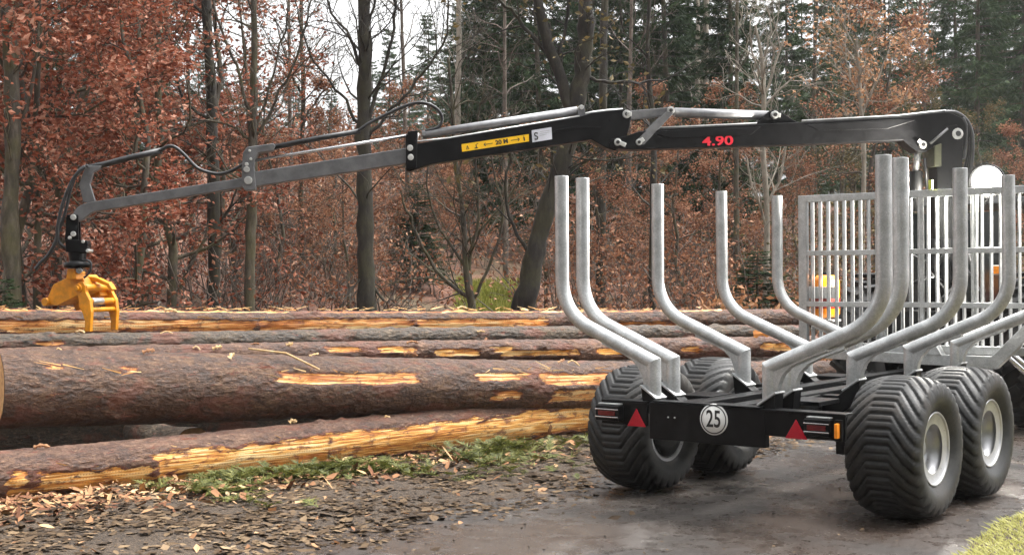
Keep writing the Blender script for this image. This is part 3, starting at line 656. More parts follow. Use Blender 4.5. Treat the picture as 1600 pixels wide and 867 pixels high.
for t in (0.015, -0.02): ctube('hose', smooth_path([(560, 205), (575, 194), (600, 181), (630, 167), (652, 161), (672, 164), (686, 174), (691, 186), (687, 197), (678, 202), (664, 205)]), 0.013, M_hose, K, t)
plate('hose_horn', [(131, 316), (124.5, 289), (135, 260), (160, 259.5), (157, 264.8), (146.5, 270), (141, 288), (149, 313.5), (145, 319)], 0.03, M_grey, K, 0.004)
ctube('hose_sleeve', [(133, 263), (160, 258), (205, 246), (252, 235.5)], 0.026, M_hose, K)
for t in (0.018, -0.018): ctube('hose', smooth_path([(250, 236), (263, 229), (275, 231), (289, 243), (302, 257), (315, 266), (340, 272), (362, 267), (382, 256)]), 0.014, M_hose, K, t)
ctube('hose', smooth_path([(140, 260), (128, 265), (115, 288), (106, 325), (100, 345), (93, 364), (96, 381), (113, 391), (132, 391), (140, 386)]), 0.014, M_hose, K, 0.05)
ctube('hose', smooth_path([(137, 262), (122, 275), (109, 300), (99, 330), (94, 355), (92, 375), (80, 398), (66, 412), (60, 421)]), 0.015, M_hose, K, 0.09)
# column head hoses
for t, dx in ((0.05, 0), (0.01, 3), (-0.04, 6)): ctube('hose', smooth_path([(1470-dx, 177), (1490, 178-dx*0.4), (1506+dx*0.5, 190), (1514+dx*0.6, 210), (1515+dx*0.6, 232), (1513, 258), (1505, 290), (1500, 330)]), 0.021, M_hose, K, t)
ctube('hose', smooth_path([(1498, 186), (1504, 200), (1503, 225), (1500, 250)]), 0.018, M_hose, K, 0.07)
vb = MB(); vb.box((4.02, 0.15, 1.15), (0.22, 0.62, 0.22)); vb.build('valve_block', M_dark, K, 0.01)
for k in range(7): MB().tube([(3.98, 0.4-0.085*k, 1.25), (3.96, 0.4-0.085*k, 1.48)], 0.010, 8).build('lever', M_dark, K)
rd = random.Random(5)
for k in range(10):
    y0 = 0.45-0.09*k; a_ = [(4.0+rd.uniform(-.03, .1), y0, 1.05), (3.95+rd.uniform(-.05, .15), y0+rd.uniform(-.1, .1), 1.35+rd.uniform(-.1, .2)), (4.05, y0*0.5+rd.uniform(-.2, .2), 1.55+rd.uniform(-.1, .25)), (4.2, rd.uniform(-.12, .12), 1.5), (4.2, rd.uniform(-.1, .1), 1.15)]
    MB().tube(smooth_path(a_, 6), 0.015, 8).build('hose', M_hose, K)
MB().prism([(-0.4, 0.55), (0.4, 0.55), (0.3, 0.8), (-0.3, 0.8)], 3.9, 4.5, lambda a, b, t: (t, a, b)).build('base_frame', M_black, K, 0.008)

# ------------------------------------------------------------------ grapple hanging from the tip
gs, gz = cs(118, 346); G0 = np.array(cw(gs, 0, 0)); GP = tag(empty('log_grapple', (G0[0], G0[1], cs(118, 430)[1])), 'yellow log grapple with black rotator hanging from the crane tip', 'grapple')
def gplate(name, pts, hw, mtl, par=GP, bevel=0.004, t0=None, t1=None): return plate(name, pts, hw, mtl, par, bevel, t0, t1)
for t in (-0.05, 0.035): gplate('hanger', [(106, 336), (124, 336), (125, 378), (103, 378)], 0, M_black, GP, 0.004, t, t+0.018)
pin((117, 340), 0.024, 0.075, GP)
pin((117, 366), 0.022, 0.07, GP)
gplate('yoke', [(105, 374), (138, 376), (140, 382), (138, 396), (106, 394)], 0.075, M_black, GP, 0.006)
ga, gb = cs(121, 392), cs(121, 409); c_ = cw(ga[0], 0, 0)
MB().lathe([(0.0, ga[1]+0.03), (0.07, ga[1]+0.02), (0.075, ga[1]-0.02), (0.068, gb[1]+0.01), (0.068, gb[1]-0.0), (0.11, gb[1]-0.005), (0.11, gb[1]-0.05), (0.0, gb[1]-0.055)], 28, 'z', (c_[0], c_[1], 0)).build('rotator', M_black, GP)
pin((127, 423), 0.026, 0.09, GP, 'fitting', M_chrome)
for q in ((133, 378), (112, 372), (140, 392)): pin(q, 0.014, 0.09, GP, 'bolt')
ctube('hose', smooth_path([(131, 407), (140, 407), (145, 413), (143, 425), (134, 434)]), 0.009, M_hose, GP, 0.07)
# yellow frame and jaws: the jaws' axle lies at an angle to the boom, so lay them out in a turned frame
gr = R(27); ax = CN*math.cos(gr)+CD*math.sin(gr)      # axle, the end nearer the camera swings towards the boom tip's far side
op = CD*math.cos(gr)-CN*math.sin(gr)                   # opening direction (out to the side, away from the column)
gc = cs(121, 430); g3 = np.array(cw(gc[0], gc[1], 0))
U = 11.3/FPX
def gw(a, b, t): q = g3+op*a*U/math.cos(gr)+ax*t; return (q[0], q[1], g3[2]-b*U)
def gj(name, pts, t0, t1, mtl=M_yellow, bevel=0.004): mb = MB(); mb.prism([(-(x-121), y-430) for x, y in pts], t0, t1, gw); return mb.build(name, mtl, GP, bevel)
gj('hood', [(79, 444), (110, 430), (122, 429), (129, 436), (136, 447), (132, 455), (84, 477), (70, 473), (66, 470)], -0.24, -0.01, M_yellow, 0.004)
gj('hanger_lug', [(112, 420), (124, 420), (127, 436), (110, 436)], -0.06, 0.06)
def gpin(x, y, r, t0, t1, name='axle', mtl=M_yellow):
    mb = MB(); mb.tube([gw(-(x-121), y-430, t0), gw(-(x-121), y-430, t1)], r, 16); return mb.build(name, mtl, GP, 0.003)
gpin(68, 471, 0.034, -0.27, 0.02, 'jaw_tip_tube'); gpin(128, 450, 0.036, -0.36, 0.055); gpin(128, 450, 0.02, 0.055, 0.075, 'nut', M_yellow)
claw = [(121, 450), (127, 441), (135, 440), (139, 446), (139.5, 456), (146, 468), (148, 486), (147, 500), (146, 516), (137, 516), (137.5, 500), (134, 488), (128, 478), (127, 464)]
gj('claw', claw, 0.0, 0.04, M_yellow, 0.006)
gj('claw', claw, -0.34, -0.30, M_yellow, 0.006)
for x, y, r in ((136, 449, 0.030), (141, 470, 0.026), (143, 483, 0.020)): gpin(x, y, r, -0.33, 0.03, 'cross_tube')
gj('cylinder_guard', [(121, 431), (140, 434), (160, 443), (166, 452), (162, 454), (156, 447), (138, 440), (121, 437)], -0.16, -0.10)
gpin(141, 470, 0.030, -0.16, -0.02, 'cylinder', M_steel)
gj('lower_jaw', [(84, 472), (130, 452), (134, 462), (118, 470), (100, 482), (92, 486)], -0.30, -0.20, M_yellow, 0.006)

# ------------------------------------------------------------------ work lamp, canister, tractor ahead of the trailer
LP = on_x(1543, 283, 4.12)
L = tag(empty('work_lamp', tuple(LP)), 'round lit work lamp glaring white above the headboard', 'lamp')
aim = (CAM-LP)/np.linalg.norm(CAM-LP); Ma = Vector((-1, -0.15, -0.12)).normalized()
def lampw(r, a, n=28):
    t = Ma; x = t.cross(Vector((0, 0, 1))).normalized(); y = x.cross(t); return t, x, y
t_, x_, y_ = lampw(0, 0)
def lathe_dir(mb, prof, n=28):
    v = []
    for r, a in prof:
        for k in range(n):
            th = 2*math.pi*k/n; v.append(tuple(Vector(tuple(LP))+t_*a+(x_*math.cos(th)+y_*math.sin(th))*r))
    mb.add(v, [(i*n+k, i*n+(k+1) % n, (i+1)*n+(k+1) % n, (i+1)*n+k) for i in range(len(prof)-1) for k in range(n)], True); return mb
lathe_dir(MB(), [(0.0, -0.10), (0.06, -0.09), (0.14, -0.02), (0.152, 0.0), (0.155, 0.05), (0.142, 0.055), (0.128, 0.0)]).build('housing', M_black, L)
MB().bar(tuple(LP+np.array([0.0, 0.165, -0.16])), tuple(LP+np.array([0.0, 0.165, 0.03])), 0.03, 0.012).build('yoke', M_black, L)
MB().bar(tuple(LP+np.array([0.0, -0.165, -0.16])), tuple(LP+np.array([0.0, -0.165, 0.03])), 0.03, 0.012).build('yoke', M_black, L)
m, n, p = mat('lamp_glow'); p.inputs['Base Color'].default_value = (1, 1, 1, 1); p.inputs['Emission Color'].default_value = (1.0, 0.95, 0.86, 1); p.inputs['Emission Strength'].default_value = 30
lathe_dir(MB(), [(0.128, 0.0), (0.11, 0.022), (0.07, 0.036), (0.0, 0.042)]).build('lens', m, L)
MB().tube([tuple(LP-np.array([-0.07, 0, 0.0])), tuple(LP-np.array([-0.07, 0, 0.14])), (4.2, 0.0, LP[2]-0.5)], 0.02, 8).build('mount', M_black, L)
pl_ = bpy.data.lights.new('work_lamp_light', 'SPOT'); pl_.energy = 330; pl_.spot_size = R(168); pl_.spot_blend = 0.12; pl_.shadow_soft_size = 0.08; pl_.color = (1.0, 0.95, 0.86)
po = bpy.data.objects.new('work_lamp_light', pl_); C.objects.link(po); po.location = tuple(Vector(tuple(LP))+t_*0.14); po.rotation_euler = Vector((-1, 0.12, -0.1)).to_track_quat('-Z', 'Y').to_euler(); put(po, L)

cn = on_x(1291, 460, 3.95)
J = tag(empty('orange_canister', (cn[0], cn[1], 1.19)), 'orange canister with dark red band hung behind the headboard bars', 'canister')
def can(z0, z1, r): return [(0.0, z0), (r*0.86, z0), (r, z0+0.03), (r, z1-0.05), (r*0.7, z1), (0.0, z1)]
MB().lathe(can(1.19, 1.58, 0.125), 24, 'z', (cn[0], cn[1], 0)).build('shell', M_orange, J)
MB().lathe([(0.1255, 1.27), (0.128, 1.28), (0.128, 1.36), (0.1255, 1.37)], 24, 'z', (cn[0], cn[1], 0)).build('band', paint('dark_red_band', (0.3, 0.02, 0.01), 0.4), J)
MB().lathe([(0.05, 1.57), (0.05, 1.61), (0.0, 1.615)], 16, 'z', (cn[0], cn[1], 0)).build('cap', M_black, J)
MB().box((cn[0]-0.12, cn[1], 1.42), (0.02, 0.30, 0.11)).build('hanger_plate', M_galv, J, 0.003)
MB().box((cn[0]-0.10, cn[1], 1.16), (0.24, 0.28, 0.02)).build('hanger_shelf', M_galv, J, 0.003)

TX, TY = 6.5, 0.72
V = tag(empty('tractor', (TX, TY, 0)), 'dark tractor with lugged tyres standing ahead of the headboard', 'tractor')
b = MB(); b.box((TX+1.0, TY, 0.95), (2.4, 0.62, 0.62)); b.box((TX-0.1, TY, 0.85), (0.5, 0.9, 0.5)); b.box((TX+1.5, TY, 1.38), (1.5, 0.6, 0.28)); b.build('body', M_dark, V, 0.03)
cabp = [(-0.35, 1.2), (-0.30, 2.22), (-0.15, 2.36), (0.95, 2.36), (1.05, 2.2), (1.2, 1.2)]
for s in (1, -1):
    f_ = MB()
    for a_, b_ in ((0, 1), (1, 2), (2, 3), (3, 4), (4, 5)): f_.bar((TX+cabp[a_][0], TY+s*0.6, cabp[a_][1]), (TX+cabp[b_][0], TY+s*0.6, cabp[b_][1]), 0.07, 0.07)
    f_.build('cab_frame', M_dark, V, 0.008)
rf = MB(); rf.prism([(TX-0.34, 2.30), (TX-0.2, 2.40), (TX+1.0, 2.40), (TX+1.1, 2.3)], TY-0.62, TY+0.62, lambda a, b, t: (a, t, b)); rf.build('cab_roof', M_dark, V, 0.02)
gl = paint('smoky_glass', (0.03, 0.035, 0.035), 0.08, var=0.05); MB().box((TX-0.31, TY, 1.75), (0.012, 1.14, 0.95)).build('rear_window', gl, V)
MB().box((TX+0.4, TY, 1.25), (1.4, 1.2, 0.12)).build('cab_floor', M_dark, V, 0.01)
lug = MB(); lug.lathe([(0.36, -0.2), (0.62, -0.23), (0.71, -0.2), (0.73, 0), (0.71, 0.2), (0.62, 0.23), (0.36, 0.2)], 48)
for k in range(20):
    for s in (1, -1):
        a_ = 2*math.pi*(k+0.25*s)/20; a2 = a_+0.22
        lug.bar((0.76*math.cos(a_), s*0.005, 0.76*math.sin(a_)), (0.73*math.cos(a2), s*0.23, 0.73*math.sin(a2)), 0.055, 0.07, up=(math.cos(a_), 0, math.sin(a_)))
ty0 = lug.build('tyre', M_rubber, None); rm0 = MB().lathe([(0.38, -0.2), (0.38, -0.12), (0.2, -0.05), (0.0, -0.05)], 32).build('rim', M_galv, None)
for i, s in enumerate((-1, 1)):
    we = empty('wheel', (TX, TY+s*0.88, 0.76)); we.rotation_euler = (0, 0.3*i, 0 if s < 0 else math.pi); we.parent = V; we.matrix_parent_inverse = parent_world(V).inverted()
    for q in (ty0, rm0):
        q2 = q if i == 0 else q.copy()
        if i: C.objects.link(q2)
        q2.parent = we
    fe = MB(); pr = [(0.84*math.cos(t), 0.84*math.sin(t)) for t in np.linspace(0.3, 1.75, 12)]; pr += [(0.80*math.cos(t), 0.80*math.sin(t)) for t in np.linspace(1.75, 0.3, 12)]
    fe.prism([(TX+a_, 0.76+b_) for a_, b_ in pr], TY+s*0.66, TY+s*1.1, lambda a, b, t: (a, t, b)); fe.build('fender', M_dark, V, 0.004)
    tl = MB().box((TX-0.40, TY+s*0.62, 1.62), (0.06, 0.20, 0.10)).build('tail_lamp', M_white, V, 0.01)
    MB().box((TX-0.435, TY+s*0.56, 1.62), (0.02, 0.07, 0.08)).build('indicator', M_orange, tl, 0.004)
for k, (y, z) in enumerate(((-0.35, 1.12), (0.3, 1.05), (0.0, 0.7))): MB().bar((TX-0.3, TY+y, z), (TX-0.75, TY+y*0.8, z-0.15), 0.07, 0.09).build('hitch_arm', M_dark, V, 0.008)

# ------------------------------------------------------------------ log pile
LOGS = []; STRIPS = []
def make_log(p0, p1, r0, r1, material, label, seed, strips=(), group='spruce logs in the pile', bend=0.02, sides=64, step=0.02, name='log'):
    """tapered trunk with knobbly bark; strips = (u0,u1,angle,half-angle,strength) in metres and degrees; 0 degrees faces the road, 90 is the top"""
    p0 = np.array(p0, float); p1 = np.array(p1, float); Ln = np.linalg.norm(p1-p0); t = (p1-p0)/Ln
    toc = CAM-(p0+p1)/2; toc[2] = 0; toc = toc-t*(toc@t); toc /= np.linalg.norm(toc); up = np.cross(t, toc); up = up if up[2] > 0 else -up
    nu = int(Ln/step)+1; u = np.linspace(0, Ln, nu); a = np.linspace(-np.pi, np.pi, sides, endpoint=False)
    Uu, A = np.meshgrid(u, a, indexing='ij'); rb = r0+(r1-r0)*Uu/Ln
    ca_, sa_ = np.cos(A), np.sin(A)
    N = lambda fu, fa, o, k=0: fbm(Uu*fu+seed*31+k, ca_*fa+seed*7+k, o)*0.5+fbm(Uu*fu+50+k, sa_*fa+seed*13+k, o)*0.5
    nz = N(2.4, 1.6, 3)-0.47; nf = N(16, 7, 3, 9)-0.47
    strip = np.zeros_like(Uu)
    for (u0, u1, ac, ah, st_) in strips:
        ac, ah = R(ac), R(ah); wob = (fbm(Uu*1.7+seed+ac*9, A*0.6+3, 3)-0.47)*0.9*ah+(fbm(Uu*9+seed, A*2+u0, 2)-0.37)*0.45*ah
        da = np.abs((A-ac-wob+np.pi) % (2*np.pi)-np.pi); e = (ah-da)/max(ah*0.45, 0.06)
        eu = np.minimum(Uu-u0, u1-Uu)/0.12+(fbm(Uu*8+2, A*5+seed, 2)-0.37)*1.5
        strip = np.maximum(strip, np.clip(np.minimum(e, eu)+0.4, 0, 1)*st_)
    strip = np.clip(strip-0.9*np.clip(N(3.2, 2.5, 3, 21)-0.52, 0, 1)*4*(strip > 0), 0, 1)
    kr = np.random.default_rng(seed+500); knot = np.zeros_like(Uu)
    for k in range(int(Ln*2.2)):
        ku, ka, kh = kr.uniform(0, Ln), kr.uniform(-1.2, 2.2), kr.uniform(0.010, 0.030)
        dd = ((Uu-ku)/0.045)**2+(((A-ka+np.pi) % (2*np.pi)-np.pi)*rb/0.035)**2; knot += kh*np.exp(-dd)-0.4*kh*np.exp(-dd*6)
    lipn = np.clip(fbm(Uu*14+seed, A*6+3, 2)-0.28, 0, 1)*3
    rr = rb*(1+0.06*nz)+0.030*nf*(1-strip)-0.016*strip+knot*(rb > 0.08)+0.013*lipn*np.exp(-((strip-0.2)/0.14)**2)*(strip > 0.01)
    ox = bend*np.sin(Uu/Ln*np.pi*1.0+seed)-bend*math.sin(seed); oz = bend*0.7*np.sin(Uu/Ln*np.pi*1.7+seed*2)-bend*0.7*math.sin(seed*2)
    V = p0+t*Uu[..., None]+toc*(ca_*rr+ox)[..., None]+up*(sa_*rr+oz)[..., None]
    i = np.arange(nu*sides).reshape(nu, sides); j = np.roll(i, -1, 1)
    F = np.stack([i[:-1], i[1:], j[1:], j[:-1]], -1).reshape(-1, 4)
    uvv = np.stack([Uu, A*rb], -1).reshape(-1, 2)
    o = fast_mesh(name, V.reshape(-1, 3), F, material, smooth=True)
    me = o.data; at_ = me.attributes.new('strip', 'FLOAT', 'POINT'); at_.data.foreach_set('value', strip.ravel().astype(np.float32))
    uvl = me.uv_layers.new(name='wrap'); lv = np.zeros(len(me.loops), np.int32); me.loops.foreach_get('vertex_index', lv)
    uvd = uvv[lv].copy()
    lo = uvd.reshape(-1, 4, 2); span = lo[:, :, 1].max(1)-lo[:, :, 1].min(1); circ = 2*np.pi*rb.ravel()[lv].reshape(-1, 4)
    fix = (span > circ[:, 0]*0.5)[:, None] & (lo[:, :, 1] < 0); lo[:, :, 1] = np.where(fix, lo[:, :, 1]+circ, lo[:, :, 1])
    uvl.data.foreach_set('uv', uvd.ravel().astype(np.float32))
    tag(o, label, 'log', group)
    for ring, sgn, uu in ((V[0], -1, 0), (V[-1], 1, Ln)):
        cme = ring.mean(0)+t*sgn*0.004; vv = np.concatenate([ring+t*sgn*0.004, [cme]]); ff = [(k, (k+1) % sides, sides) for k in range(sides)]
        e_ = fast_mesh('cut_end', vv, ff, M_end); e_.parent = o
        ul = e_.data.uv_layers.new(name='wrap'); lv2 = np.zeros(len(e_.data.loops), np.int32); e_.data.loops.foreach_get('vertex_index', lv2)
        pp = np.stack([(vv-cme)@toc, (vv-cme)@up], -1); ul.data.foreach_set('uv', pp[lv2].ravel().astype(np.float32))
    LOGS.append((p0, p1, r0, r1, t, toc, up)); STRIPS.append(strips); return o
def lp(px, py, d): return at(px, py, d)
def log_px(xa, ya, da, wa, xb, yb, db, wb, extl, extr):
    """a log from two image stations (centre, depth, apparent thickness), lengthened by extl / extr metres"""
    A_, B_ = lp(xa, ya, da), lp(xb, yb, db); ra, rb = wa*da/FPX/2, wb*db/FPX/2; L_ = np.linalg.norm(B_-A_); t = (B_-A_)/L_; k = (rb-ra)/L_
    return A_-t*extl, B_+t*extr, ra-k*extl, max(0.05, rb+k*extr), extl, L_
def px_u(log, px):
    p0, p1 = log[0], log[1]; t = (p1-p0); d0 = p0-CAM; f = (px-800)/FPX
    # (d0 + t*k) . (rgt - f*fwd) = 0
    q = rgt-f*fwd; k = -(d0@q)/(t@q); return float(k*np.linalg.norm(t))
# top log at the back: orange band below, pale top edge
g = log_px(0, 504, 11.6, 46, 930, 499, 14.6, 34, 2.0, 3.2)
make_log(*g[:4], M_bark_red, 'topmost log of the pile, with a long orange stripped band', 1,
         [(0.3, px_u(g, 400), -4, 28, 1), (px_u(g, 395), px_u(g, 640), -4, 27, 1), (px_u(g, 645), px_u(g, 850), -4, 25, 1), (0.4, 10, 78, 14, 1), (px_u(g, 940), px_u(g, 1060), -20, 14, 0.8)])
g = log_px(0, 539, 11.3, 36, 930, 526, 14.3, 27, 1.8, 3.0)
make_log(*g[:4], M_bark_grey, 'grey-barked log just under the topmost log', 2, [(px_u(g, 60), px_u(g, 100), 10, 14, 0.8)])
g = log_px(0, 566, 10.6, 40, 930, 546, 13.8, 34, 1.6, 3.2)
make_log(*g[:4], M_bark_yellow, 'thin pinkish log with yellow torn patches, lying directly above the thickest log', 3,
         [(px_u(g, 505), px_u(g, 560), 25, 14, 1), (px_u(g, 580), px_u(g, 645), 18, 16, 1), (px_u(g, 672), px_u(g, 745), -2, 18, 1), (px_u(g, 765), px_u(g, 795), 12, 16, 1), (px_u(g, 775), px_u(g, 898), -12, 15, 1), (px_u(g, 925), px_u(g, 962), -10, 18, 1), (px_u(g, 1060), px_u(g, 1085), -5, 18, 1), (px_u(g, 1180), px_u(g, 1240), 5, 24, 1)])
g = log_px(-8, 608, 9.9, 126, 930, 595, 13.1, 76, 0.0, 3.6)
make_log(*g[:4], M_bark_red, 'thickest log of the pile, dark bark with one pale gouge', 4,
         [(px_u(g, 412), px_u(g, 630), 23, 11, 1), (px_u(g, 722), px_u(g, 805), 28, 9, 0.9), (px_u(g, 820), px_u(g, 960), 22, 15, 0.95), (px_u(g, 740), px_u(g, 790), -14, 11, 0.8), (px_u(g, 840), px_u(g, 940), -22, 14, 0.8), (px_u(g, 170), px_u(g, 205), 34, 6, 0.8), (px_u(g, 60), px_u(g, 85), 40, 5, 0.7)], bend=0.03, sides=96)
g = log_px(4, 742, 9.45, 80, 930, 650, 13.3, 66, 0.7, 3.0)
make_log(*g[:4], M_bark_yellow, 'log lying on the ground in front, stripped to bright yellow wood along its side', 5,
         [(px_u(g, 225), px_u(g, 500), -10, 42, 1), (px_u(g, 490), px_u(g, 835), -6, 40, 1), (px_u(g, 830), px_u(g, 1000), -8, 34, 1), (px_u(g, 40), px_u(g, 225), -18, 30, 0.85), (px_u(g, 0), px_u(g, 30), -20, 34, 0.9)], bend=0.035, sides=80)
# logs buried in the pile, half seen in its dark gaps
for k, (ya, da, wa, yb, db, wb) in enumerate(((612, 11.9, 66, 575, 15.0, 52), (686, 12.2, 84, 640, 15.2, 66), (560, 12.3, 60, 540, 15.3, 48))):
    g = log_px(0, ya, da, wa, 930, yb, db, wb, 1.4-0.3*k, 3.0)
    make_log(*g[:4], M_bark_grey, 'shadowed log buried inside the pile behind the thickest log', 6+k, group='logs buried in the pile', sides=40, step=0.05)
for nm, px in (('beside the pale gouge', 330), ('behind the trailer wheel', 905)):
    a_ = lp(px, 640, 10.75 if px < 500 else 12.9); a_[2] = 0.19; nrm = np.array([0.29, 0.956, 0]); b_ = a_+nrm*1.7; a_ = a_+nrm*0.4
    make_log(a_, b_, 0.16, 0.13, M_bark_grey, 'short cross log bearing the pile in the dark gap '+nm, 20+int(px), group='bearer logs under the pile', sides=32, step=0.05)
#PART3
# ------------------------------------------------------------------ forest
def gpos(px, d):
    q = at(px, 430, d); return np.array([q[0], q[1], float(hill(q[0], q[1]))])
def quads_from(cent, axis_l, axis_w, fold=None):
    """leaf rhombs: centre, half-length and half-width vectors"""
    c = np.asarray(cent); v = np.stack([c-axis_l, c+axis_w*1.0+axis_l*0.1, c+axis_l, c-axis_w*1.0+axis_l*0.1], 1)
    if fold is not None: v[:, 1] += fold; v[:, 3] += fold
    n = len(c); return v.reshape(-1, 3), np.arange(n*4).reshape(n, 4)
def rand_dirs(rng, n, flat=0.0):
    v = rng.normal(size=(n, 3)); v[:, 2] *= (1-flat); return v/np.linalg.norm(v, axis=1)[:, None]
def leaves_at(rng, pts, per, spread, size, flat=0.3, droop=0.2):
    pts = np.asarray(pts); c = np.repeat(pts, per, 0); n = len(c); c = c+rng.normal(size=(n, 3))*spread
    a = rand_dirs(rng, n, flat); a[:, 2] -= droop; b = rand_dirs(rng, n, flat); b = np.cross(a, b); b /= np.linalg.norm(b, axis=1)[:, None]+1e-9
    s = size*(0.6+0.8*rng.random((n, 1))); fold = np.cross(a, b)*s*0.25
    return quads_from(c, a*s, b*s*0.55, fold)
class Tube:
    """fast collector of thin branch tubes"""
    def __init__(s): s.v = []; s.f = []; s.n = 0
    def add(s, path, rad, k):
        P_ = np.asarray(path, float); m = len(P_); t = np.gradient(P_, axis=0); t /= np.linalg.norm(t, axis=1)[:, None]+1e-9
        ref = np.array([0.31, 0.2, 0.93]) if abs(t[0][2]) < 0.8 else np.array([1.0, 0.1, 0])
        a = np.cross(t, ref); a /= np.linalg.norm(a, axis=1)[:, None]+1e-9; b = np.cross(t, a); th = np.arange(k)*2*np.pi/k
        v = P_[:, None]+(a[:, None]*np.cos(th)[None, :, None]+b[:, None]*np.sin(th)[None, :, None])*np.asarray(rad)[:, None, None]
        i = np.arange(m*k).reshape(m, k)+s.n; j = np.roll(i, -1, 1)
        s.v.append(v.reshape(-1, 3)); s.f.append(np.stack([i[:-1], j[:-1], j[1:], i[1:]], -1).reshape(-1, 4)); s.n += m*k
    def mesh(s): return np.concatenate(s.v), np.concatenate(s.f)
def grow(rng, tb, tips, p, d, L, r, lev, maxlev, up=0.15, wander=0.18, kids=(7, 6, 5, 4), ang=(0.6, 1.0), ratio=0.55):
    n = 6 if lev < 2 else 4; path = [np.array(p, float)]; d = np.array(d, float)
    for i in range(n):
        d = d+rng.normal(size=3)*wander+np.array([0, 0, up*0.3]); d /= np.linalg.norm(d); path.append(path[-1]+d*L/n)
    rad = np.linspace(r, max(0.003, r*0.25), n+1); tb.add(path, rad, (9, 6, 4, 3, 3)[min(lev, 4)])
    if lev >= maxlev: tips += path[1:]; return
    for k in range(kids[min(lev, len(kids)-1)]):
        t = 0.25+0.75*(k+rng.random())/kids[min(lev, len(kids)-1)]; f = t*n; i = min(int(f), n-1); q = path[i]+(path[i+1]-path[i])*(f-i)
        dd = path[i+1]-path[i]; dd /= np.linalg.norm(dd); x = rng.normal(size=3); x -= dd*(x@dd); x /= np.linalg.norm(x); a = rng.uniform(*ang)
        grow(rng, tb, tips, q, dd*math.cos(a)+x*math.sin(a), L*ratio*rng.uniform(0.7, 1.2)*(1.1-0.4*t), max(0.003, rad[min(i, n)]*0.5), lev+1, maxlev, up, wander, kids, ang, ratio)
def tree_from(name, trunk_mat, tb, leaf_v, leaf_f, leaf_mat):
    e = empty(name); v, f = tb.mesh(); o = fast_mesh('trunk', v, f, trunk_mat, e, True)
    if leaf_v is not None: fast_mesh('crown', leaf_v, leaf_f, leaf_mat, e)
    return e
def copy_thing(o, loc, rz, scale=1.0, tilt=(0, 0), mats=None):
    c = o.copy(); C.objects.link(c); c.location = tuple(loc); c.rotation_euler = (tilt[0], tilt[1], rz); c.scale = (scale,)*3 if not hasattr(scale, '__len__') else scale
    for k in o.children:
        q = k.copy(); C.objects.link(q); q.parent = c
        if mats and k.name.startswith('crown'):
            for s_ in q.material_slots: s_.link = 'OBJECT'; s_.material = mats
    return c
def place(proto, used, loc, rz, scale=1.0, tilt=(0, 0), mats=None):
    if proto not in used:
        used.add(proto); proto.location = tuple(loc); proto.rotation_euler = (tilt[0], tilt[1], rz); proto.scale = (scale,)*3 if not hasattr(scale, '__len__') else scale
        if mats:
            for k in proto.children:
                if k.name.startswith('crown'):
                    for s_ in k.material_slots: s_.link = 'OBJECT'; s_.material = mats
        return proto
    return copy_thing(proto, loc, rz, scale, tilt, mats)
USED = set()

# spruces: whorls of drooping boughs set with needle sprays, 10 m tall prototypes
def spruce(seed, width=1.9, gap=0.0, H=10.0):
    rng = np.random.default_rng(seed); tb = Tube(); z = np.linspace(0, H, 12); wx = np.cumsum(rng.normal(size=12)*0.02)
    tb.add(np.stack([wx, wx*0.5, z], -1), np.linspace(0.11, 0.008, 12), 8)
    V = []; zz = 0.8
    while zz < H-0.15:
        f = zz/H; nb = rng.integers(4, 7) if f > 0.12 else 3; L0 = width*(1-f)**0.75*rng.uniform(0.75, 1.1)+0.12
        for k in range(nb):
            if rng.random() < gap: continue
            az = rng.random()*6.283; L = L0*rng.uniform(0.6, 1.12); n = 7; t = np.linspace(0, 1, n); droop = rng.uniform(0.25, 0.55)*(1-0.7*f)
            x = L*t; h = zz+L*(0.22*f*t-droop*t**1.6+0.18*t**3)
            P_ = np.stack([x*math.cos(az), x*math.sin(az), h], -1); tb.add(P_[:5], np.linspace(0.02, 0.006, 5)*(0.5+L/2), 3)
            m = int(14+L*26); tt = rng.random(m)**0.8*0.92+0.08; ii = np.clip((tt*(n-1)).astype(int), 0, n-2); ff = tt*(n-1)-ii
            q = P_[ii]+(P_[ii+1]-P_[ii])*ff[:, None]; dr = P_[-1]-P_[0]; dr /= np.linalg.norm(dr); sd = np.array([-math.sin(az), math.cos(az), 0])
            sgn = rng.choice([-1, 1], m)[:, None]; ln = (0.10+0.34*(1-tt)*min(1, L))[:, None]*rng.uniform(0.6, 1.3, (m, 1))
            a = dr*0.75+sd*sgn*rng.uniform(0.3, 1.0, (m, 1))+rng.normal(size=(m, 3))*0.2; a[:, 2] -= rng.uniform(0.1, 0.9, m); a /= np.linalg.norm(a, axis=1)[:, None]
            w_ = np.cross(a, rand_dirs(rng, m)); w_ /= np.linalg.norm(w_, axis=1)[:, None]; wd = 0.020+0.018*rng.random((m, 1))
            for s3 in (0.0, 0.5, -0.5):
                a2 = a+w_*s3*0.8; q2 = q+a*ln*(0.15+abs(s3)*0.5); l2 = ln*(1-0.6*abs(s3))
                V.append(np.stack([q2-w_*wd*0.5, q2+w_*wd*0.5, q2+a2*l2], 1))
        zz += rng.uniform(0.13, 0.24)
    V = np.concatenate(V).reshape(-1, 3); F = np.arange(len(V)).reshape(-1, 3)
    return tree_from('spruce_tree', M_tb_mid, tb, V, F, M_needle)
SP = [spruce(1), spruce(2, 1.6, 0.1), spruce(3, 1.3, 0.25), spruce(4, 2.2, 0.05)]
rng = np.random.default_rng(77)
def spruce_at(px, d, top, k, label, group, m=None, mx=1.0):
    g = gpos(px, d); zt = CAM[2]+(430-top)*d/FPX; h = zt-g[2]
    e = place(SP[k], USED, g, rng.random()*6.28, (h/10*mx*0.9, h/10*mx*0.9, h/10), (rng.normal()*0.012, rng.normal()*0.012), m)
    tag(e, label, 'tree', group); return e
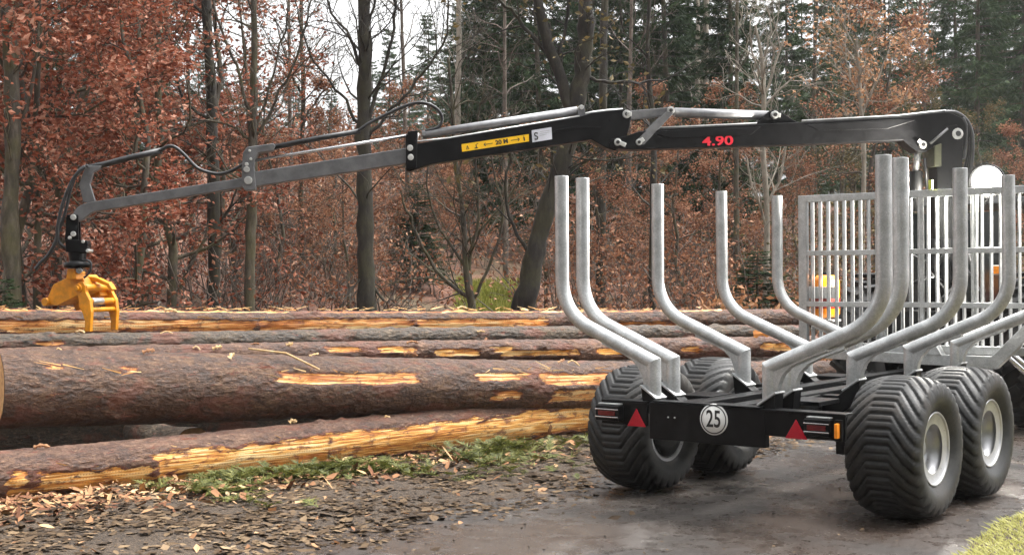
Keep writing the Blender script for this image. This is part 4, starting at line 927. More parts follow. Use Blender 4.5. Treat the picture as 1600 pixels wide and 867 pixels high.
for px, d, top, k in ((735, 36, -120, 1), (790, 31, -330, 0), (850, 29, -260, 3), (905, 34, -330, 0), (968, 30, -200, 1), (1010, 36, -300, 2), (1048, 29, -340, 0), (1098, 33, -320, 3), (1142, 28, -240, 1), (1172, 37, -150, 2), (760, 42, -200, 3), (820, 40, -250, 0), (990, 42, -250, 3), (1075, 44, -200, 0), (925, 45, -250, 1)):
    spruce_at(px, d, top, k, 'dark green spruce in the dense stand rising behind the boom joint', 'dark spruces behind the boom')
for px, d, top, k in ((1235, 46, -120, 1), (1272, 42, -180, 2), (1300, 52, -60, 0), (1338, 48, -210, 2), (1385, 45, -150, 3), (1420, 56, -110, 0), (1452, 52, -20, 2), (1500, 46, -170, 0), (1530, 40, -240, 1), (1568, 47, -210, 3), (1602, 41, -260, 0), (1660, 44, -200, 1), (1215, 56, -80, 3), (1255, 60, -60, 0), (1320, 60, -120, 3), (1362, 62, -90, 0), (1480, 60, -80, 3), (1548, 58, -150, 0), (1590, 60, -120, 3)):
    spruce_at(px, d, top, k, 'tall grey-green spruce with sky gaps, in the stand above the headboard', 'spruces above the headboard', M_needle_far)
for px, d, top, k in ((30, 33, -160, 0), (95, 38, -90, 3), (160, 33, -200, 1), (215, 36, -120, 0), (262, 40, -40, 2), (312, 44, 40, 0), (352, 48, 90, 3), (60, 27, -260, 3), (130, 28, -200, 0), (190, 27, -160, 3), (245, 30, -100, 0)):
    spruce_at(px, d, top, k, 'green spruce half hidden behind the rust-red beeches', 'spruces behind the red beeches')
for px, d, top, k in ((392, 70, 70, 0), (425, 78, 120, 1), (458, 66, 95, 3), (492, 74, 165, 0), (520, 80, 120, 1), (552, 70, 175, 3), (586, 82, 90, 0), (612, 74, 40, 1), (640, 66, 95, 3), (668, 72, 18, 0), (700, 62, 60, 1), (722, 58, -10, 3), (400, 55, 190, 3), (470, 56, 215, 0), (540, 55, 230, 1), (610, 54, 200, 3), (680, 50, 160, 0), (360, 52, 170, 1)):
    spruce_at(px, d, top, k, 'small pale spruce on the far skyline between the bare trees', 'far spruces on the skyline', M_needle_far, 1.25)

for k, (a_, d) in enumerate(((100, 15), (118, 13), (137, 16), (152, 13), (168, 15), (185, 13), (203, 16), (220, 13), (240, 15), (262, 17), (109, 21), (127, 20), (145, 22), (160, 20), (176, 21), (194, 20), (212, 22), (230, 20), (250, 22), (92, 20))):  # unseen spruces added behind the camera to darken the low sky
    az = YAW+R(a_); g = np.array([CAM[0]+math.cos(az)*d, CAM[1]+math.sin(az)*d, -0.05]); e = place(SP[(0, 3)[k % 2]], USED, g, k*1.3, (1.9, 1.9, 1.7))
    tag(e, 'tall unseen spruce added across the forest road to darken the low sky', 'tree', 'unseen spruces added across the road')

# beeches still holding rust-red leaves
def beech(seed, H=6.0, leaves=9, size=0.034):
    rng_ = np.random.default_rng(seed); tb = Tube(); tips = []
    n = 10; z = np.linspace(0, H, n); wx = np.cumsum(rng_.normal(size=n)*0.09); wy = np.cumsum(rng_.normal(size=n)*0.09)
    path = np.stack([wx, wy, z], -1); rad = np.linspace(0.075, 0.012, n); tb.add(path, rad, 9)
    for k in range(24):
        zz = H*(0.10+0.86*(k+rng_.random())/24); i = min(int(zz/H*(n-1)), n-2); q = path[i]+(path[i+1]-path[i])*(zz/H*(n-1)-i); az = rng_.random()*6.28
        el = rng_.uniform(0.1, 0.75); L = (1.0-0.55*zz/H)*H*0.30*rng_.uniform(0.6, 1.25)
        grow(rng_, tb, tips, q, (math.cos(az)*math.cos(el), math.sin(az)*math.cos(el), math.sin(el)), L, rad[i]*0.42, 1, 3, 0.1, 0.2, (6, 5, 4), (0.5, 1.0), 0.5)
    tips = np.array(tips); tw = np.sin(tips[:, 0]*2.3+1)+np.sin(tips[:, 1]*2.7)+np.sin(tips[:, 2]*3.1); sel = rng_.random(len(tips)) < np.clip(0.5+0.32*tw, 0.06, 0.95)
    V, F = leaves_at(rng_, tips[sel], leaves, 0.075, size, 0.6, 0.15)
    return tree_from('beech_tree', M_tb_mid, tb, V, F, M_leaf_red)
BE = [beech(21, 6.5, 6), beech(22, 6.0, 6), beech(23, 7.0, 5)]
for i, (px, d, h, k, m) in enumerate(((20, 15.5, 6.6, 0, None), (92, 17, 7.0, 2, None), (150, 15, 5.6, 1, None), (205, 17.5, 7.2, 0, None), (262, 16.5, 6.2, 2, None), (318, 19, 6.2, 1, None), (120, 20, 8.2, 2, None), (-30, 18, 8.0, 1, None), (240, 21, 8.0, 0, None), (372, 20, 4.9, 2, None))):
    e = place(BE[k], USED, gpos(px, d), i*1.7, h/6.5, (0, 0), m); tag(e, 'young beech full of rust-red leaves in the stand behind the grapple', 'tree', 'rust-red beeches behind the grapple')
for i, (px, d, h, k) in enumerate(((430, 19, 3.4, 0), (505, 21, 3.6, 1), (545, 18, 2.6, 2), (640, 23, 3.6, 0), (700, 27, 2.8, 1), (850, 22, 3.2, 2), (940, 21, 3.2, 0), (1000, 24, 4.2, 1), (1065, 21, 3.6, 2), (1130, 25, 4.2, 0))):
    e = place(BE[k], USED, gpos(px, d), i*2.3, h/6.5, (0, 0), M_leaf_brown); tag(e, 'low brown-leaved beech sapling in the undergrowth below the boom', 'sapling', 'brown beech saplings')
for i, (px, d, h, k) in enumerate(((1262, 27, 3.4, 1), (1330, 30, 5.2, 2), (1372, 27, 6.0, 0), (1425, 33, 5.4, 1), (1475, 29, 3.8, 2), (1545, 31, 4.4, 0), (1595, 29, 4.2, 1), (1200, 24, 3.0, 2), (1640, 27, 4.0, 0))):
    e = place(BE[k], USED, gpos(px, d), i*1.1+0.5, h/6.5, (0, 0), M_leaf_olive if i in (1, 3, 5) else M_leaf_brown); tag(e, 'loose brown and olive leaved beech standing above the headboard', 'tree', 'brown beeches above the headboard')

# single trunks and bare trees the photograph shows one by one
def px_tree(name, label, d, trunk, branches, trunk_mat, seed, twigs=40, tw_len=1.0, leaf=None, cat='tree', lev=2, group=None):
    """trunk / branches: (px, py, thickness px) stations at depth d (+ optional depth offset)"""
    rng_ = np.random.default_rng(seed); tb = Tube(); tips = []; base = gpos(trunk[0][0], d)
    def path_of(st):
        P_ = [at(q[0], q[1], d+(q[3] if len(q) > 3 else 0)) for q in st]; rr = [q[2]*d/FPX/2 for q in st]
        S = smooth_path([tuple(a)+(b,) for a, b in zip(P_, rr)], 4); S = np.array(S); return S[:, :3], S[:, 3]
    tp, tr = path_of(trunk)
    b0 = base.copy(); b0[:2] = tp[0][:2]; b0[2] = float(hill(b0[0], b0[1]))-0.05
    if tp[0][2] > b0[2]: tp = np.concatenate([[b0], tp]); tr = np.concatenate([[tr[0]*1.25], tr])
    jit = rng_.normal(size=tp.shape)*tr[:, None]*0.10; jit[0] = 0
    tb.add(tp+jit, tr*(1+0.12*rng_.normal(size=len(tr))*0.6), 12)
    paths = [(tp, tr, 0.3)]
    for br in branches:
        bp, brr = path_of(br); tb.add(bp+rng_.normal(size=bp.shape)*0.012, brr, 6); paths.append((bp, brr, 0.15))
    for k in range(twigs):
        pth, rr, lo = paths[rng_.integers(len(paths))] if rng_.random() < 0.75 else paths[0]; i = rng_.integers(int(len(pth)*lo), len(pth)-1)
        t = pth[i+1]-pth[i]; t /= np.linalg.norm(t)+1e-9; x = rng_.normal(size=3); x -= t*(x@t); x /= np.linalg.norm(x); a = rng_.uniform(0.5, 1.1); dd = t*math.cos(a)+x*math.sin(a)
        grow(rng_, tb, tips, pth[i], dd, tw_len*rng_.uniform(0.5, 1.3), min(rr[i]*0.5, 0.016), 2, 2+lev, 0.2, 0.22, (5, 4, 4, 3), (0.4, 0.9), 0.55)
    lv = lf = None
    if leaf and tips:
        tips = np.array(tips); sel = rng_.random(len(tips)) < leaf[1]; lv, lf = leaves_at(rng_, tips[sel], leaf[2], 0.08, 0.04, 0.5)
    e = empty(name, tuple(b0)); v, f = tb.mesh(); o = fast_mesh('trunk', v-b0, f, trunk_mat, e, True)
    if lv is not None: fast_mesh('crown', lv-b0, lf, leaf[0], e)
    tag(e, label, cat, group); return e
px_tree('tree', 'mossy grey trunk at the edge of the wood behind the grapple', 14.6, [(20, 440, 26), (17, 330, 25), (20, 200, 24), (16, 90, 22), (10, 0, 20), (6, -120, 17)], [[(20, 210, 8), (45, 150, 6), (60, 60, 4), (64, -30, 3)], [(17, 120, 7), (-20, 60, 5)]], M_tb_mid, 31, 25, 1.1, (M_leaf_red, 0.5, 3))
px_tree('tree', 'thin brown trunk between the red beeches above the grapple', 15.6, [(58, 440, 12), (60, 300, 12), (56, 180, 10), (62, 60, 9), (60, -60, 7)], [[(60, 270, 5), (110, 190, 4), (150, 120, 3)]], M_tb_mid, 32, 18, 1.0, (M_leaf_red, 0.5, 3))
px_tree('tree', 'dark straight trunk crossed by the drooping crane hose', 17.5, [(334, 470, 22), (333, 350, 20), (332, 220, 19), (327, 100, 16), (323, 0, 14), (320, -140, 11)], [[(333, 360, 6), (362, 320, 4), (372, 280, 3)], [(332, 190, 6), (285, 150, 4), (262, 60, 3), (250, 10, 2)]], M_tb_dark, 33, 20, 1.2)
px_tree('tree', 'grey-brown trunk forking into bare dark limbs behind the crane bracket', 16.5, [(390, 470, 18), (392, 360, 17), (394, 290, 15), (396, 200, 13), (397, 90, 11), (396, 0, 10), (398, -120, 8)], [[(393, 220, 7), (376, 120, 5), (350, 60, 4.5), (332, 0, 3.5), (322, -40, 3)], [(395, 222, 6), (430, 160, 4.5), (462, 90, 4), (480, 30, 3), (492, -30, 2.5)], [(394, 222, 5), (414, 160, 4), (440, 70, 3), (452, -10, 2.5)], [(394, 225, 5), (360, 195, 4), (310, 190, 3)]], M_tb_mid, 34, 34, 1.1)
px_tree('tree', 'dark bare tree with arching limbs crossing the pale sky gap', 16.0, [(574, 475, 30), (570, 400, 27), (570, 300, 25), (568, 190, 22), (571, 90, 21), (569, 0, 19), (572, -130, 15)],
        [[(572, 200, 8), (590, 140, 6), (612, 60, 5), (618, 0, 4), (612, -40, 3)], [(573, 215, 7), (612, 172, 5), (650, 130, 4.5), (690, 70, 4), (700, 10, 3), (704, -40, 2)], [(568, 205, 7), (540, 160, 5), (508, 120, 4), (480, 70, 3), (462, 0, 2)], [(571, 120, 7), (548, 60, 5), (520, 20, 4), (498, -30, 3)], [(570, 60, 6), (584, 10, 4), (590, -40, 3)], [(569, 430, 6), (600, 470, 4)]], M_tb_dark, 35, 55, 1.3)
px_tree('tree', 'slender many-stemmed grey shrub tree under the yellow sticker', 17.5, [(738, 478, 13), (728, 420, 10), (724, 340, 8), (712, 250, 7), (706, 150, 5), (700, 90, 3)],
        [[(736, 470, 7), (700, 440, 6), (668, 400, 5), (640, 340, 4), (626, 300, 3)], [(737, 470, 8), (734, 400, 6), (748, 320, 5), (742, 230, 4), (752, 150, 3)], [(738, 472, 6), (770, 400, 5), (786, 330, 4), (770, 250, 3), (778, 170, 2)], [(728, 420, 5), (690, 360, 4), (668, 290, 3), (672, 220, 2)], [(726, 380, 5), (760, 350, 4), (800, 300, 3), (822, 240, 2)]], M_tb_mid, 36, 60, 0.9)
px_tree('tree', 'thick leaning mossy trunk with a pale scar rising beside the jib head', 16.8, [(818, 480, 36), (832, 410, 32), (850, 340, 28), (876, 260, 28), (896, 190, 26), (908, 120, 27), (916, 60, 26), (914, 0, 24), (912, -130, 20)],
        [[(893, 200, 20), (878, 130, 20), (856, 70, 20), (844, 20, 18), (836, -40, 16), (826, -140, 12)], [(912, 118, 7), (940, 127, 5.5), (985, 129, 4.5), (1032, 124, 3)], [(850, 340, 12), (868, 300, 12), (882, 290, 9), (890, 240, 8)], [(862, 90, 9), (820, 40, 6), (790, 10, 5), (756, -20, 4)], [(870, 100, 7), (884, 40, 6), (892, -30, 5)], [(834, 410, 8), (800, 350, 6), (790, 290, 5), (800, 220, 4)]], M_tb_dark, 37, 40, 1.0, (M_leaf_olive, 0.12, 2))
px_tree('tree', 'thin dark trunk standing between the second and third stakes', 19, [(1020, 470, 12), (1019, 380, 11), (1021, 270, 11), (1019, 180, 9), (1012, 90, 7), (1016, -20, 5)], [], M_tb_dark, 38, 14, 1.2)
px_tree('tree', 'pale straight pole trunk rising above the crane link', 30, [(1098, 430, 11), (1102, 250, 10), (1103, 120, 9), (1104, 0, 8), (1104, -80, 7)], [], M_tb_pale, 39, 8, 1.4)
px_tree('tree', 'thinner pale pole trunk beside a taller one above the crane link', 31, [(1090, 430, 9), (1090, 250, 9), (1090, 100, 8), (1091, 30, 6), (1088, -40, 5)], [], M_tb_pale, 40, 6, 1.3)
px_tree('tree', 'pale forked birch above the boom number', 20, [(1196, 470, 11), (1198, 330, 9), (1192, 230, 8), (1194, 150, 8), (1190, 90, 6), (1180, 40, 4)], [[(1193, 160, 5), (1210, 100, 4), (1226, 60, 3)], [(1192, 130, 4), (1176, 80, 3), (1172, 40, 2)], [(1195, 170, 4), (1226, 132, 3), (1250, 118, 2)], [(1197, 320, 5), (1222, 270, 4), (1232, 200, 3)], [(1196, 350, 5), (1176, 290, 4), (1164, 240, 3)], [(1192, 95, 4), (1205, 50, 3), (1198, 10, 2)]], M_tb_pale, 41, 34, 0.9)
px_tree('tree', 'pale straight trunk above the jib cylinder, in front of far spruces', 30, [(716, 430, 10), (714, 260, 10), (716, 120, 9), (717, 0, 8), (717, -60, 7)], [], M_tb_pale, 42, 8, 1.2)
px_tree('tree', 'bare thin tree against the pale sky beside the forked trunk', 21, [(474, 440, 9), (470, 300, 8), (474, 160, 7), (471, 60, 6), (470, -40, 4)], [[(471, 200, 4), (500, 150, 3), (530, 120, 2)], [(472, 150, 4), (446, 90, 3), (430, 30, 2)]], M_tb_mid, 43, 34, 1.2)
px_tree('tree', 'pale thin birch with tan leaves above the boom', 24, [(1346, 440, 8), (1350, 260, 7), (1346, 170, 7), (1342, 110, 5), (1338, 60, 4)], [[(1347, 180, 4), (1368, 130, 3), (1390, 80, 2)], [(1346, 160, 4), (1326, 110, 3), (1318, 70, 2)]], M_tb_pale, 44, 36, 0.9, (M_leaf_tan, 0.35, 2))
px_tree('tree', 'dark trunk near the jib head, behind the leaning mossy tree', 22, [(938, 440, 15), (940, 300, 14), (942, 150, 13), (944, 0, 12), (945, -60, 11)], [], M_tb_dark, 45, 12, 1.2)
for k, (px, d, wd) in enumerate(((640, 24, 9), (300, 22, 9), (455, 25, 8), (1150, 24, 9), (980, 27, 10), (1265, 30, 9), (1450, 33, 9), (180, 23, 9), (790, 25, 9), (1315, 34, 8))):
    dx = ((k*37) % 17)-8
    px_tree('bare_sapling', 'thin bare pole tree among the undergrowth', d, [(px, 440, wd), (px+dx*0.4, 300, wd*0.9), (px+dx, 150, wd*0.7), (px+dx*1.6, 20, wd*0.5), (px+dx*2, -60, wd*0.4)], [], M_tb_mid if k % 2 else M_twig, 60+k, 16, 1.1, None, 'tree', 2, 'bare pole trees in the undergrowth')

# undergrowth: twiggy brush with clinging leaves, one mass along the foot of the slope
def shrub(seed, H):
    rng_ = np.random.default_rng(seed); tb = Tube(); tips = []
    for k in range(rng_.integers(4, 8)):
        az = rng_.random()*6.28; el = rng_.uniform(0.5, 1.4)
        grow(rng_, tb, tips, (rng_.normal()*0.25, rng_.normal()*0.25, -0.1), (math.cos(az)*math.cos(el), math.sin(az)*math.cos(el), math.sin(el)), H*rng_.uniform(0.6, 1.1), 0.012, 2, 3, 0.12, 0.22, (5, 7, 4), (0.4, 1.0), 0.5)
    V, F = tb.mesh(); tips = np.array(tips); return V, F, tips
SHR = [shrub(100+i, 1.7) for i in range(7)]
def brush(name, label, pxs, ds, count, hs, leafmat_, per, seed, keep=0.7, size=0.034):
    rng_ = np.random.default_rng(seed); TV = []; TF = []; LV = []; LF = []; nt_ = nl = 0
    for k in range(count):
        px = rng_.uniform(*pxs); d = rng_.uniform(*ds)
        if (690 < px < 850 and d < 25.5) or (590 < px < 690 and d < 22): continue
        g = gpos(px, d); V, F, tips = SHR[rng_.integers(len(SHR))]; a = rng_.random()*6.28; s = rng_.uniform(*hs)/1.7
        M = np.array([[math.cos(a), -math.sin(a), 0], [math.sin(a), math.cos(a), 0], [0, 0, 1]])*s
        TV.append(V@M.T+g); TF.append(F+nt_); nt_ += len(V); tp = tips@M.T+g; sel = rng_.random(len(tp)) < keep
        v, f = leaves_at(rng_, tp[sel], per, 0.11, size*(0.75+d/60), 0.4); LV.append(v); LF.append(f+nl); nl += len(v)
    o = fast_mesh(name, np.concatenate(LV), np.concatenate(LF), leafmat_); tag(o, label, 'undergrowth', kind='stuff')
    t = fast_mesh('brushwood', np.concatenate(TV), np.concatenate(TF), M_twig, None, True); tag(t, 'bare grey twigs of the '+label, 'twigs', kind='stuff'); return o
brush('undergrowth', 'rust-red leafy undergrowth behind the grapple', (-60, 430), (15.5, 25), 55, (1.2, 2.4), M_leaf_red, 2, 5, 0.55)
brush('undergrowth', 'brown leafy undergrowth below the jib', (360, 900), (16, 28), 100, (1.0, 2.2), M_leaf_brown, 3, 6, 0.5)
brush('undergrowth', 'brown and olive undergrowth seen between the stakes', (860, 1300), (17, 30), 70, (1.0, 2.5), M_leaf_brown, 4, 7, 0.55)
brush('undergrowth', 'olive undergrowth behind the headboard', (1180, 1680), (19, 33), 60, (1.2, 2.6), M_leaf_olive, 4, 8, 0.55)

brush('undergrowth', 'brown thicket farther up the slope beyond the bare trees', (340, 790), (28.5, 44), 75, (1.4, 2.8), M_leaf_brown, 3, 15, 0.6, 0.05)
# low green spruce boughs and tan leafed brush pile behind the logs
def small_spruce(px, d, h, label, k=3, w_=1.5, m=None):
    e = copy_thing(SP[k], gpos(px, d), px*0.1, (h/10*w_, h/10*w_, h/10), (0, 0), m); tag(e, label, 'tree'); return e
small_spruce(8, 13.4, 1.55, 'small dark spruce seedling behind the logs beside the grapple', 3, 2.0)
small_spruce(655, 23, 1.9, 'low dark green seedling by the mossy patch', 0, 2.2)
small_spruce(622, 24, 1.5, 'small green seedling left of the mossy patch', 1, 2.2)
small_spruce(1185, 18, 1.9, 'broad young spruce under the tan brush pile', 3, 2.6)
small_spruce(1130, 19, 1.3, 'low spruce between the brush branches and the tan brush pile', 0, 2.6)
def pile(name, label, px, d, wx, wz, n, leafm, seed, size=0.05):
    rng_ = np.random.default_rng(seed); g = gpos(px, d); tb = Tube(); tips = []
    for k in range(n):
        a = rng_.uniform(-1, 1); st = g+rgt*a*wx*0.7+fwd*rng_.normal()*0.3+np.array([0, 0, rng_.uniform(0, wz*0.7)])
        az = rng_.uniform(-0.6, 0.6); dd = rgt*math.cos(az)*rng_.choice([-1, 1])+fwd*math.sin(az)+np.array([0, 0, rng_.uniform(0.1, 0.7)])
        grow(rng_, tb, tips, st, dd/np.linalg.norm(dd), wx*rng_.uniform(0.5, 1.0), 0.014, 2, 3, 0.0, 0.15, (5, 6, 4), (0.4, 0.9), 0.5)
    v, f = tb.mesh(); e = empty(name, tuple(g)); fast_mesh('branches', v-g, f, M_twig, e, True)['kind'] = 'stuff'; V, F = leaves_at(rng_, np.array(tips), 3, 0.07, size, 0.3); fast_mesh('leaves', V-g, F, leafm, e)['kind'] = 'stuff'; tag(e, label, 'brush pile')
pile('brush_pile', 'tan-leaved brush pile heaped behind the two farthest stakes', 1190, 17.0, 0.75, 1.45, 26, M_leaf_tan, 3)
pile('brush_pile', 'low cut branches with orange leaves lying behind the third stake', 985, 16.5, 0.95, 0.95, 20, M_leaf_tan, 4, 0.04)

# blades: mossy patch behind the logs and bright grass beside the right-hand wheels
def blades(name, label, mat_, pts, h, wd, seed, lean=0.5, cat='grass'):
    rng_ = np.random.default_rng(seed); pts = np.asarray(pts); n = len(pts); a = rng_.random(n)*6.28; hh = h*(0.5+rng_.random(n)); w_ = np.stack([np.cos(a), np.sin(a), 0*a], -1)*wd
    ln = np.stack([np.cos(a+1.57), np.sin(a+1.57), 0*a], -1)*(hh*lean*rng_.random(n))[:, None]; up_ = np.array([0, 0, 1.0])
    V = np.stack([pts-w_, pts+w_, pts+w_*0.6+ln*0.4+up_*(hh*0.6)[:, None], pts+ln+up_*hh[:, None]], 1).reshape(-1, 3)
    o = fast_mesh(name, V, np.arange(n*4).reshape(n, 4), mat_); tag(o, label, cat, kind='stuff'); return o
def scatter_px(n, pxs, ds, seed):
    rng_ = np.random.default_rng(seed); px = rng_.uniform(*pxs, n); d = rng_.uniform(*ds, n)
    q = CAM[None]+(fwd[None]+rgt[None]*((px-800)/FPX)[:, None])*d[:, None]; q[:, 2] = hill(q[:, 0], q[:, 1]); return q
blades('mossy_grass', 'yellow-green mossy grass patch between the shrub tree and leaning trunk', M_moss, scatter_px(14000, (715, 830), (20, 25.0), 3), 0.20, 0.012, 4)
rng_ = np.random.default_rng(9); gxx = rng_.uniform(-3.5, 7, 90000); gyy = -1.38+0.13*gxx-0.012*gxx**2-rng_.random(90000)**1.4*3.0
zz = hill(gxx, gyy); ok = zz > 0.0
blades('roadside_grass', 'bright yellow-green grass beside the near wheels', M_grass, np.stack([gxx, gyy, zz-0.01], -1)[ok], 0.028, 0.004, 5, 2.2)

# fallen leaves, bark chips and green sprigs on the verge
def litter(name, label, mat_, n, region, seed, size, lift=0.012, elong=1.0, cat='leaves', dens=None, curl=0.35):
    rng_ = np.random.default_rng(seed); x = rng_.uniform(region[0], region[1], n); y = rng_.uniform(region[2], region[3], n)
    if dens is not None: k = rng_.random(n) < dens(x, y); x, y = x[k], y[k]; n = len(x)
    z = np.maximum(hill(x, y), -0.004)+lift*rng_.random(n); a = rng_.random(n)*6.28; s = size*(0.25+rng_.random(n)**2.5*1.7)
    ti = rng_.normal(size=n)*curl; tj = rng_.normal(size=n)*curl
    ex = np.stack([np.cos(a), np.sin(a), ti], -1); ey = np.stack([-np.sin(a), np.cos(a), tj], -1); cnt = np.stack([x, y, z], -1)
    prof = [(-1, 0), (-0.35, 0.55), (0.25, 0.42), (1, 0.05), (0.3, -0.5), (-0.4, -0.42)]
    V = []
    for (u, v) in prof:
        ju = 1+0.45*rng_.normal(size=n)*0.5; jv = 1+0.5*rng_.normal(size=n)*0.5
        V.append(cnt+ex*(s*u*ju*elong)[:, None]+ey*(s*v*jv)[:, None]+np.array([0, 0, 1.0])*(s*abs(v)*curl*rng_.random(n))[:, None])
    V = np.stack(V, 1); i = np.arange(n)[:, None]*6
    F = np.concatenate([i+np.array([[0, 1, 2, 3]]), i+np.array([[0, 3, 4, 5]])])
    o = fast_mesh(name, V.reshape(-1, 3), F, mat_); tag(o, label, cat, kind='stuff'); return o
logline = lambda x: 3.62-0.22*x     # front foot of the log on the ground
litter('fallen_leaves', 'wet brown fallen leaves covering the verge', M_litter, 52000, (-6, 5, 1.05, 5.0), 12, 0.027, 0.014, curl=0.13, dens=lambda x, y: np.clip((y-1.0)/0.5, 0.02, 1)*(y < logline(x)+0.3)*np.clip((fbm(x*1.7+5, y*1.7, 4)-0.34)*7, 0.3, 1))
litter('fallen_leaves', 'few wet leaves blown onto the road edge', M_litter, 500, (-5, 5, 0.2, 1.5), 13, 0.035, 0.01, dens=lambda x, y: np.clip((y-0.2)/1.3, 0, 1)**2)
litter('bark_chips', 'orange and pink bark chips strewn along the foot of the front log', M_chips, 30000, (-6, 6, 1.6, 4.8), 14, 0.024, 0.05, 1.4, 'bark chips', lambda x, y: np.clip(1-np.abs(y-logline(x)+0.35)/0.95, 0, 1)*np.clip(1.05-0.18*(x+2.5), 0.18, 1))
litter('fallen_leaves', 'scattered pale yellow and tan leaves on the dark verge', M_leaf_tan, 700, (-6, 5, 1.0, 4.6), 17, 0.022, 0.025, dens=lambda x, y: np.clip((y-0.9)/0.6, 0.05, 1)*(y < logline(x)))
litter('road_grit', 'small stones and leaf scraps scattered on the wet road', M_litter, 2600, (-6, 6, -2.6, 1.4), 16, 0.010, 0.004, cat='grit')
litter('bark_chips', 'larger pale splinters among the bark chips', M_chips, 700, (-5, 5, 1.6, 4.6), 15, 0.036, 0.05, 2.6, 'splinters', lambda x, y: np.clip(1-np.abs(y-logline(x)+0.3)/0.6, 0, 1)*np.clip(1.05-0.18*(x+2.5), 0.2, 1))
def sprigs():
    rng_ = np.random.default_rng(19); V = []
    for k in range(2200):
        x = rng_.uniform(-1.7, 2.6); w_ = 0.42+0.25*math.sin(x*2.3)+0.1*math.sin(x*7); y = logline(x)-0.16-abs(rng_.normal())*w_
        dn = 0.08+0.92*(fbm(np.array([x*2.4+3]), np.array([y*2.4]), 2)[0] > 0.38)
        if rng_.random() > dn: continue
        z = float(hill(np.array(x), np.array(y))); a = rng_.random()*6.28; el = rng_.uniform(0.0, 0.7); L_ = rng_.uniform(0.08, 0.24); d = np.array([math.cos(a)*math.cos(el), math.sin(a)*math.cos(el), math.sin(el)])
        m = 16; t = np.linspace(0.05, 1, m)[:, None]; q = np.array([x, y, z+0.015])+d*L_*t; q[:, 2] -= (t[:, 0]**2)*L_*0.25; sd = np.cross(d, [0, 0, 1.0]); sd /= np.linalg.norm(sd)
        for s in (-1, 1):
            tip = q+(sd*s*0.8+d*0.6+rng_.normal(size=(m, 3))*0.2)*L_*0.42*(1.1-t); V.append(np.stack([q-d*0.007, q+d*0.007, tip], 1))
    V = np.concatenate(V).reshape(-1, 3); o = fast_mesh('moss_and_sprigs', V, np.arange(len(V)).reshape(-1, 3), M_green); tag(o, 'green moss and spruce sprigs along the foot of the front log', 'moss', kind='stuff')
sprigs()
# loose pieces lying on the logs
def on_log(i, u, deg, lift=0.0):
    p0, p1, r0, r1, t, toc, up = LOGS[i]; Ln = np.linalg.norm(p1-p0); r = r0+(r1-r0)*u/Ln+lift; a = R(deg); return p0+t*u+toc*math.cos(a)*r+up*math.sin(a)*r
def strip_piece(name, label, pts, wd, mtl, cat, thick=0.006):
    mb = MB(); pts = smooth_path(pts, 5); v = []; n = len(pts)
    for i, q in enumerate(pts):
        q = np.array(q); t = np.array(pts[min(i+1, n-1)])-np.array(pts[max(i-1, 0)]); t /= np.linalg.norm(t)+1e-9; nn = CAM-q; nn /= np.linalg.norm(nn); s = np.cross(t, nn); s /= np.linalg.norm(s); w2 = wd*(0.75+0.35*math.sin(i*1.9))
        v += [tuple(q+s*w2), tuple(q+nn*thick), tuple(q-s*w2), tuple(q-nn*thick)]
    f = [(i*4+k, i*4+(k+1) % 4, (i+1)*4+(k+1) % 4, (i+1)*4+k) for i in range(n-1) for k in range(4)]+[(0, 1, 2, 3), tuple((n-1)*4+k for k in range(4))]
    mb.add(v, f); o = mb.build(name, mtl, None); return tag(o, label, cat)
M_peel = treebark('peeled_bark', (0.14, 0.05, 0.025), (0.32, 0.15, 0.07), (0.5, 0.3, 0.16)); M_split = treebark('pale_splinter', (0.45, 0.26, 0.10), (0.65, 0.44, 0.22), (0.8, 0.62, 0.38))
L5 = LOGS[4]; g5 = (L5[0], L5[1]); u5 = px_u(g5, 826)
strip_piece('bark_strip', 'curled bark strip hanging over the front log', [on_log(4, u5-0.06, 105, 0.012), on_log(4, u5, 70, 0.03), on_log(4, u5+0.03, 30, 0.025), on_log(4, u5+0.05, -15, 0.03), on_log(4, u5+0.06, -55, 0.04)], 0.035, M_peel, 'bark strip')
L3 = LOGS[2]; u3 = px_u((L3[0], L3[1]), 1195)
strip_piece('bark_strip', 'orange torn bark strip peeling off the log behind the trailer', [on_log(2, u3-0.2, 80, 0.02), on_log(2, u3, 62, 0.05), on_log(2, u3+0.15, 35, 0.06), on_log(2, u3+0.28, 5, 0.06), on_log(2, u3+0.34, -25, 0.03)], 0.045, paint('orange_peel', (0.62, 0.24, 0.06), 0.7), 'bark strip')
L4 = LOGS[3]; ua, ub = px_u((L4[0], L4[1]), 385), px_u((L4[0], L4[1]), 478)
MB().tube([on_log(3, ua, 88, 0.03), on_log(3, (ua+ub)/2, 60, 0.05), on_log(3, ub, 32, 0.015)], 0.010, 6).build('splinter', M_split, None); tag(bpy.data.objects['splinter'], 'long pale splinter lying across the thickest log', 'splinter')
# torn fibres standing off the stripped wood
rng_ = np.random.default_rng(41); fv = []; ff_ = []
for i, (lg_, sts) in enumerate(zip(LOGS[:5], STRIPS[:5])):
    for (u0, u1, ac, ah, st_) in sts:
        if u0 > 8.9: continue
        for k in range(int(max(3, (min(u1, 9)-u0)*(26 if i == 4 else 16)))):
            u = rng_.uniform(u0, min(u1, 9)); a = ac+ah*rng_.choice([-1, 1])*rng_.uniform(0.4, 1.05); L_ = rng_.uniform(0.03, 0.16)
            q = on_log(i, u, a, -0.006); q2 = on_log(i, u+L_*rng_.choice([-1, 1]), a+rng_.normal()*6, rng_.uniform(0.0, 0.03)); w_ = on_log(i, u, a+1.0, -0.004)-q; w_ = w_/np.linalg.norm(w_)*rng_.uniform(0.002, 0.007)
            b = len(fv); fv += [q-w_, q+w_, q2+w_*0.3, q2-w_*0.3]; ff_.append((b, b+1, b+2, b+3))
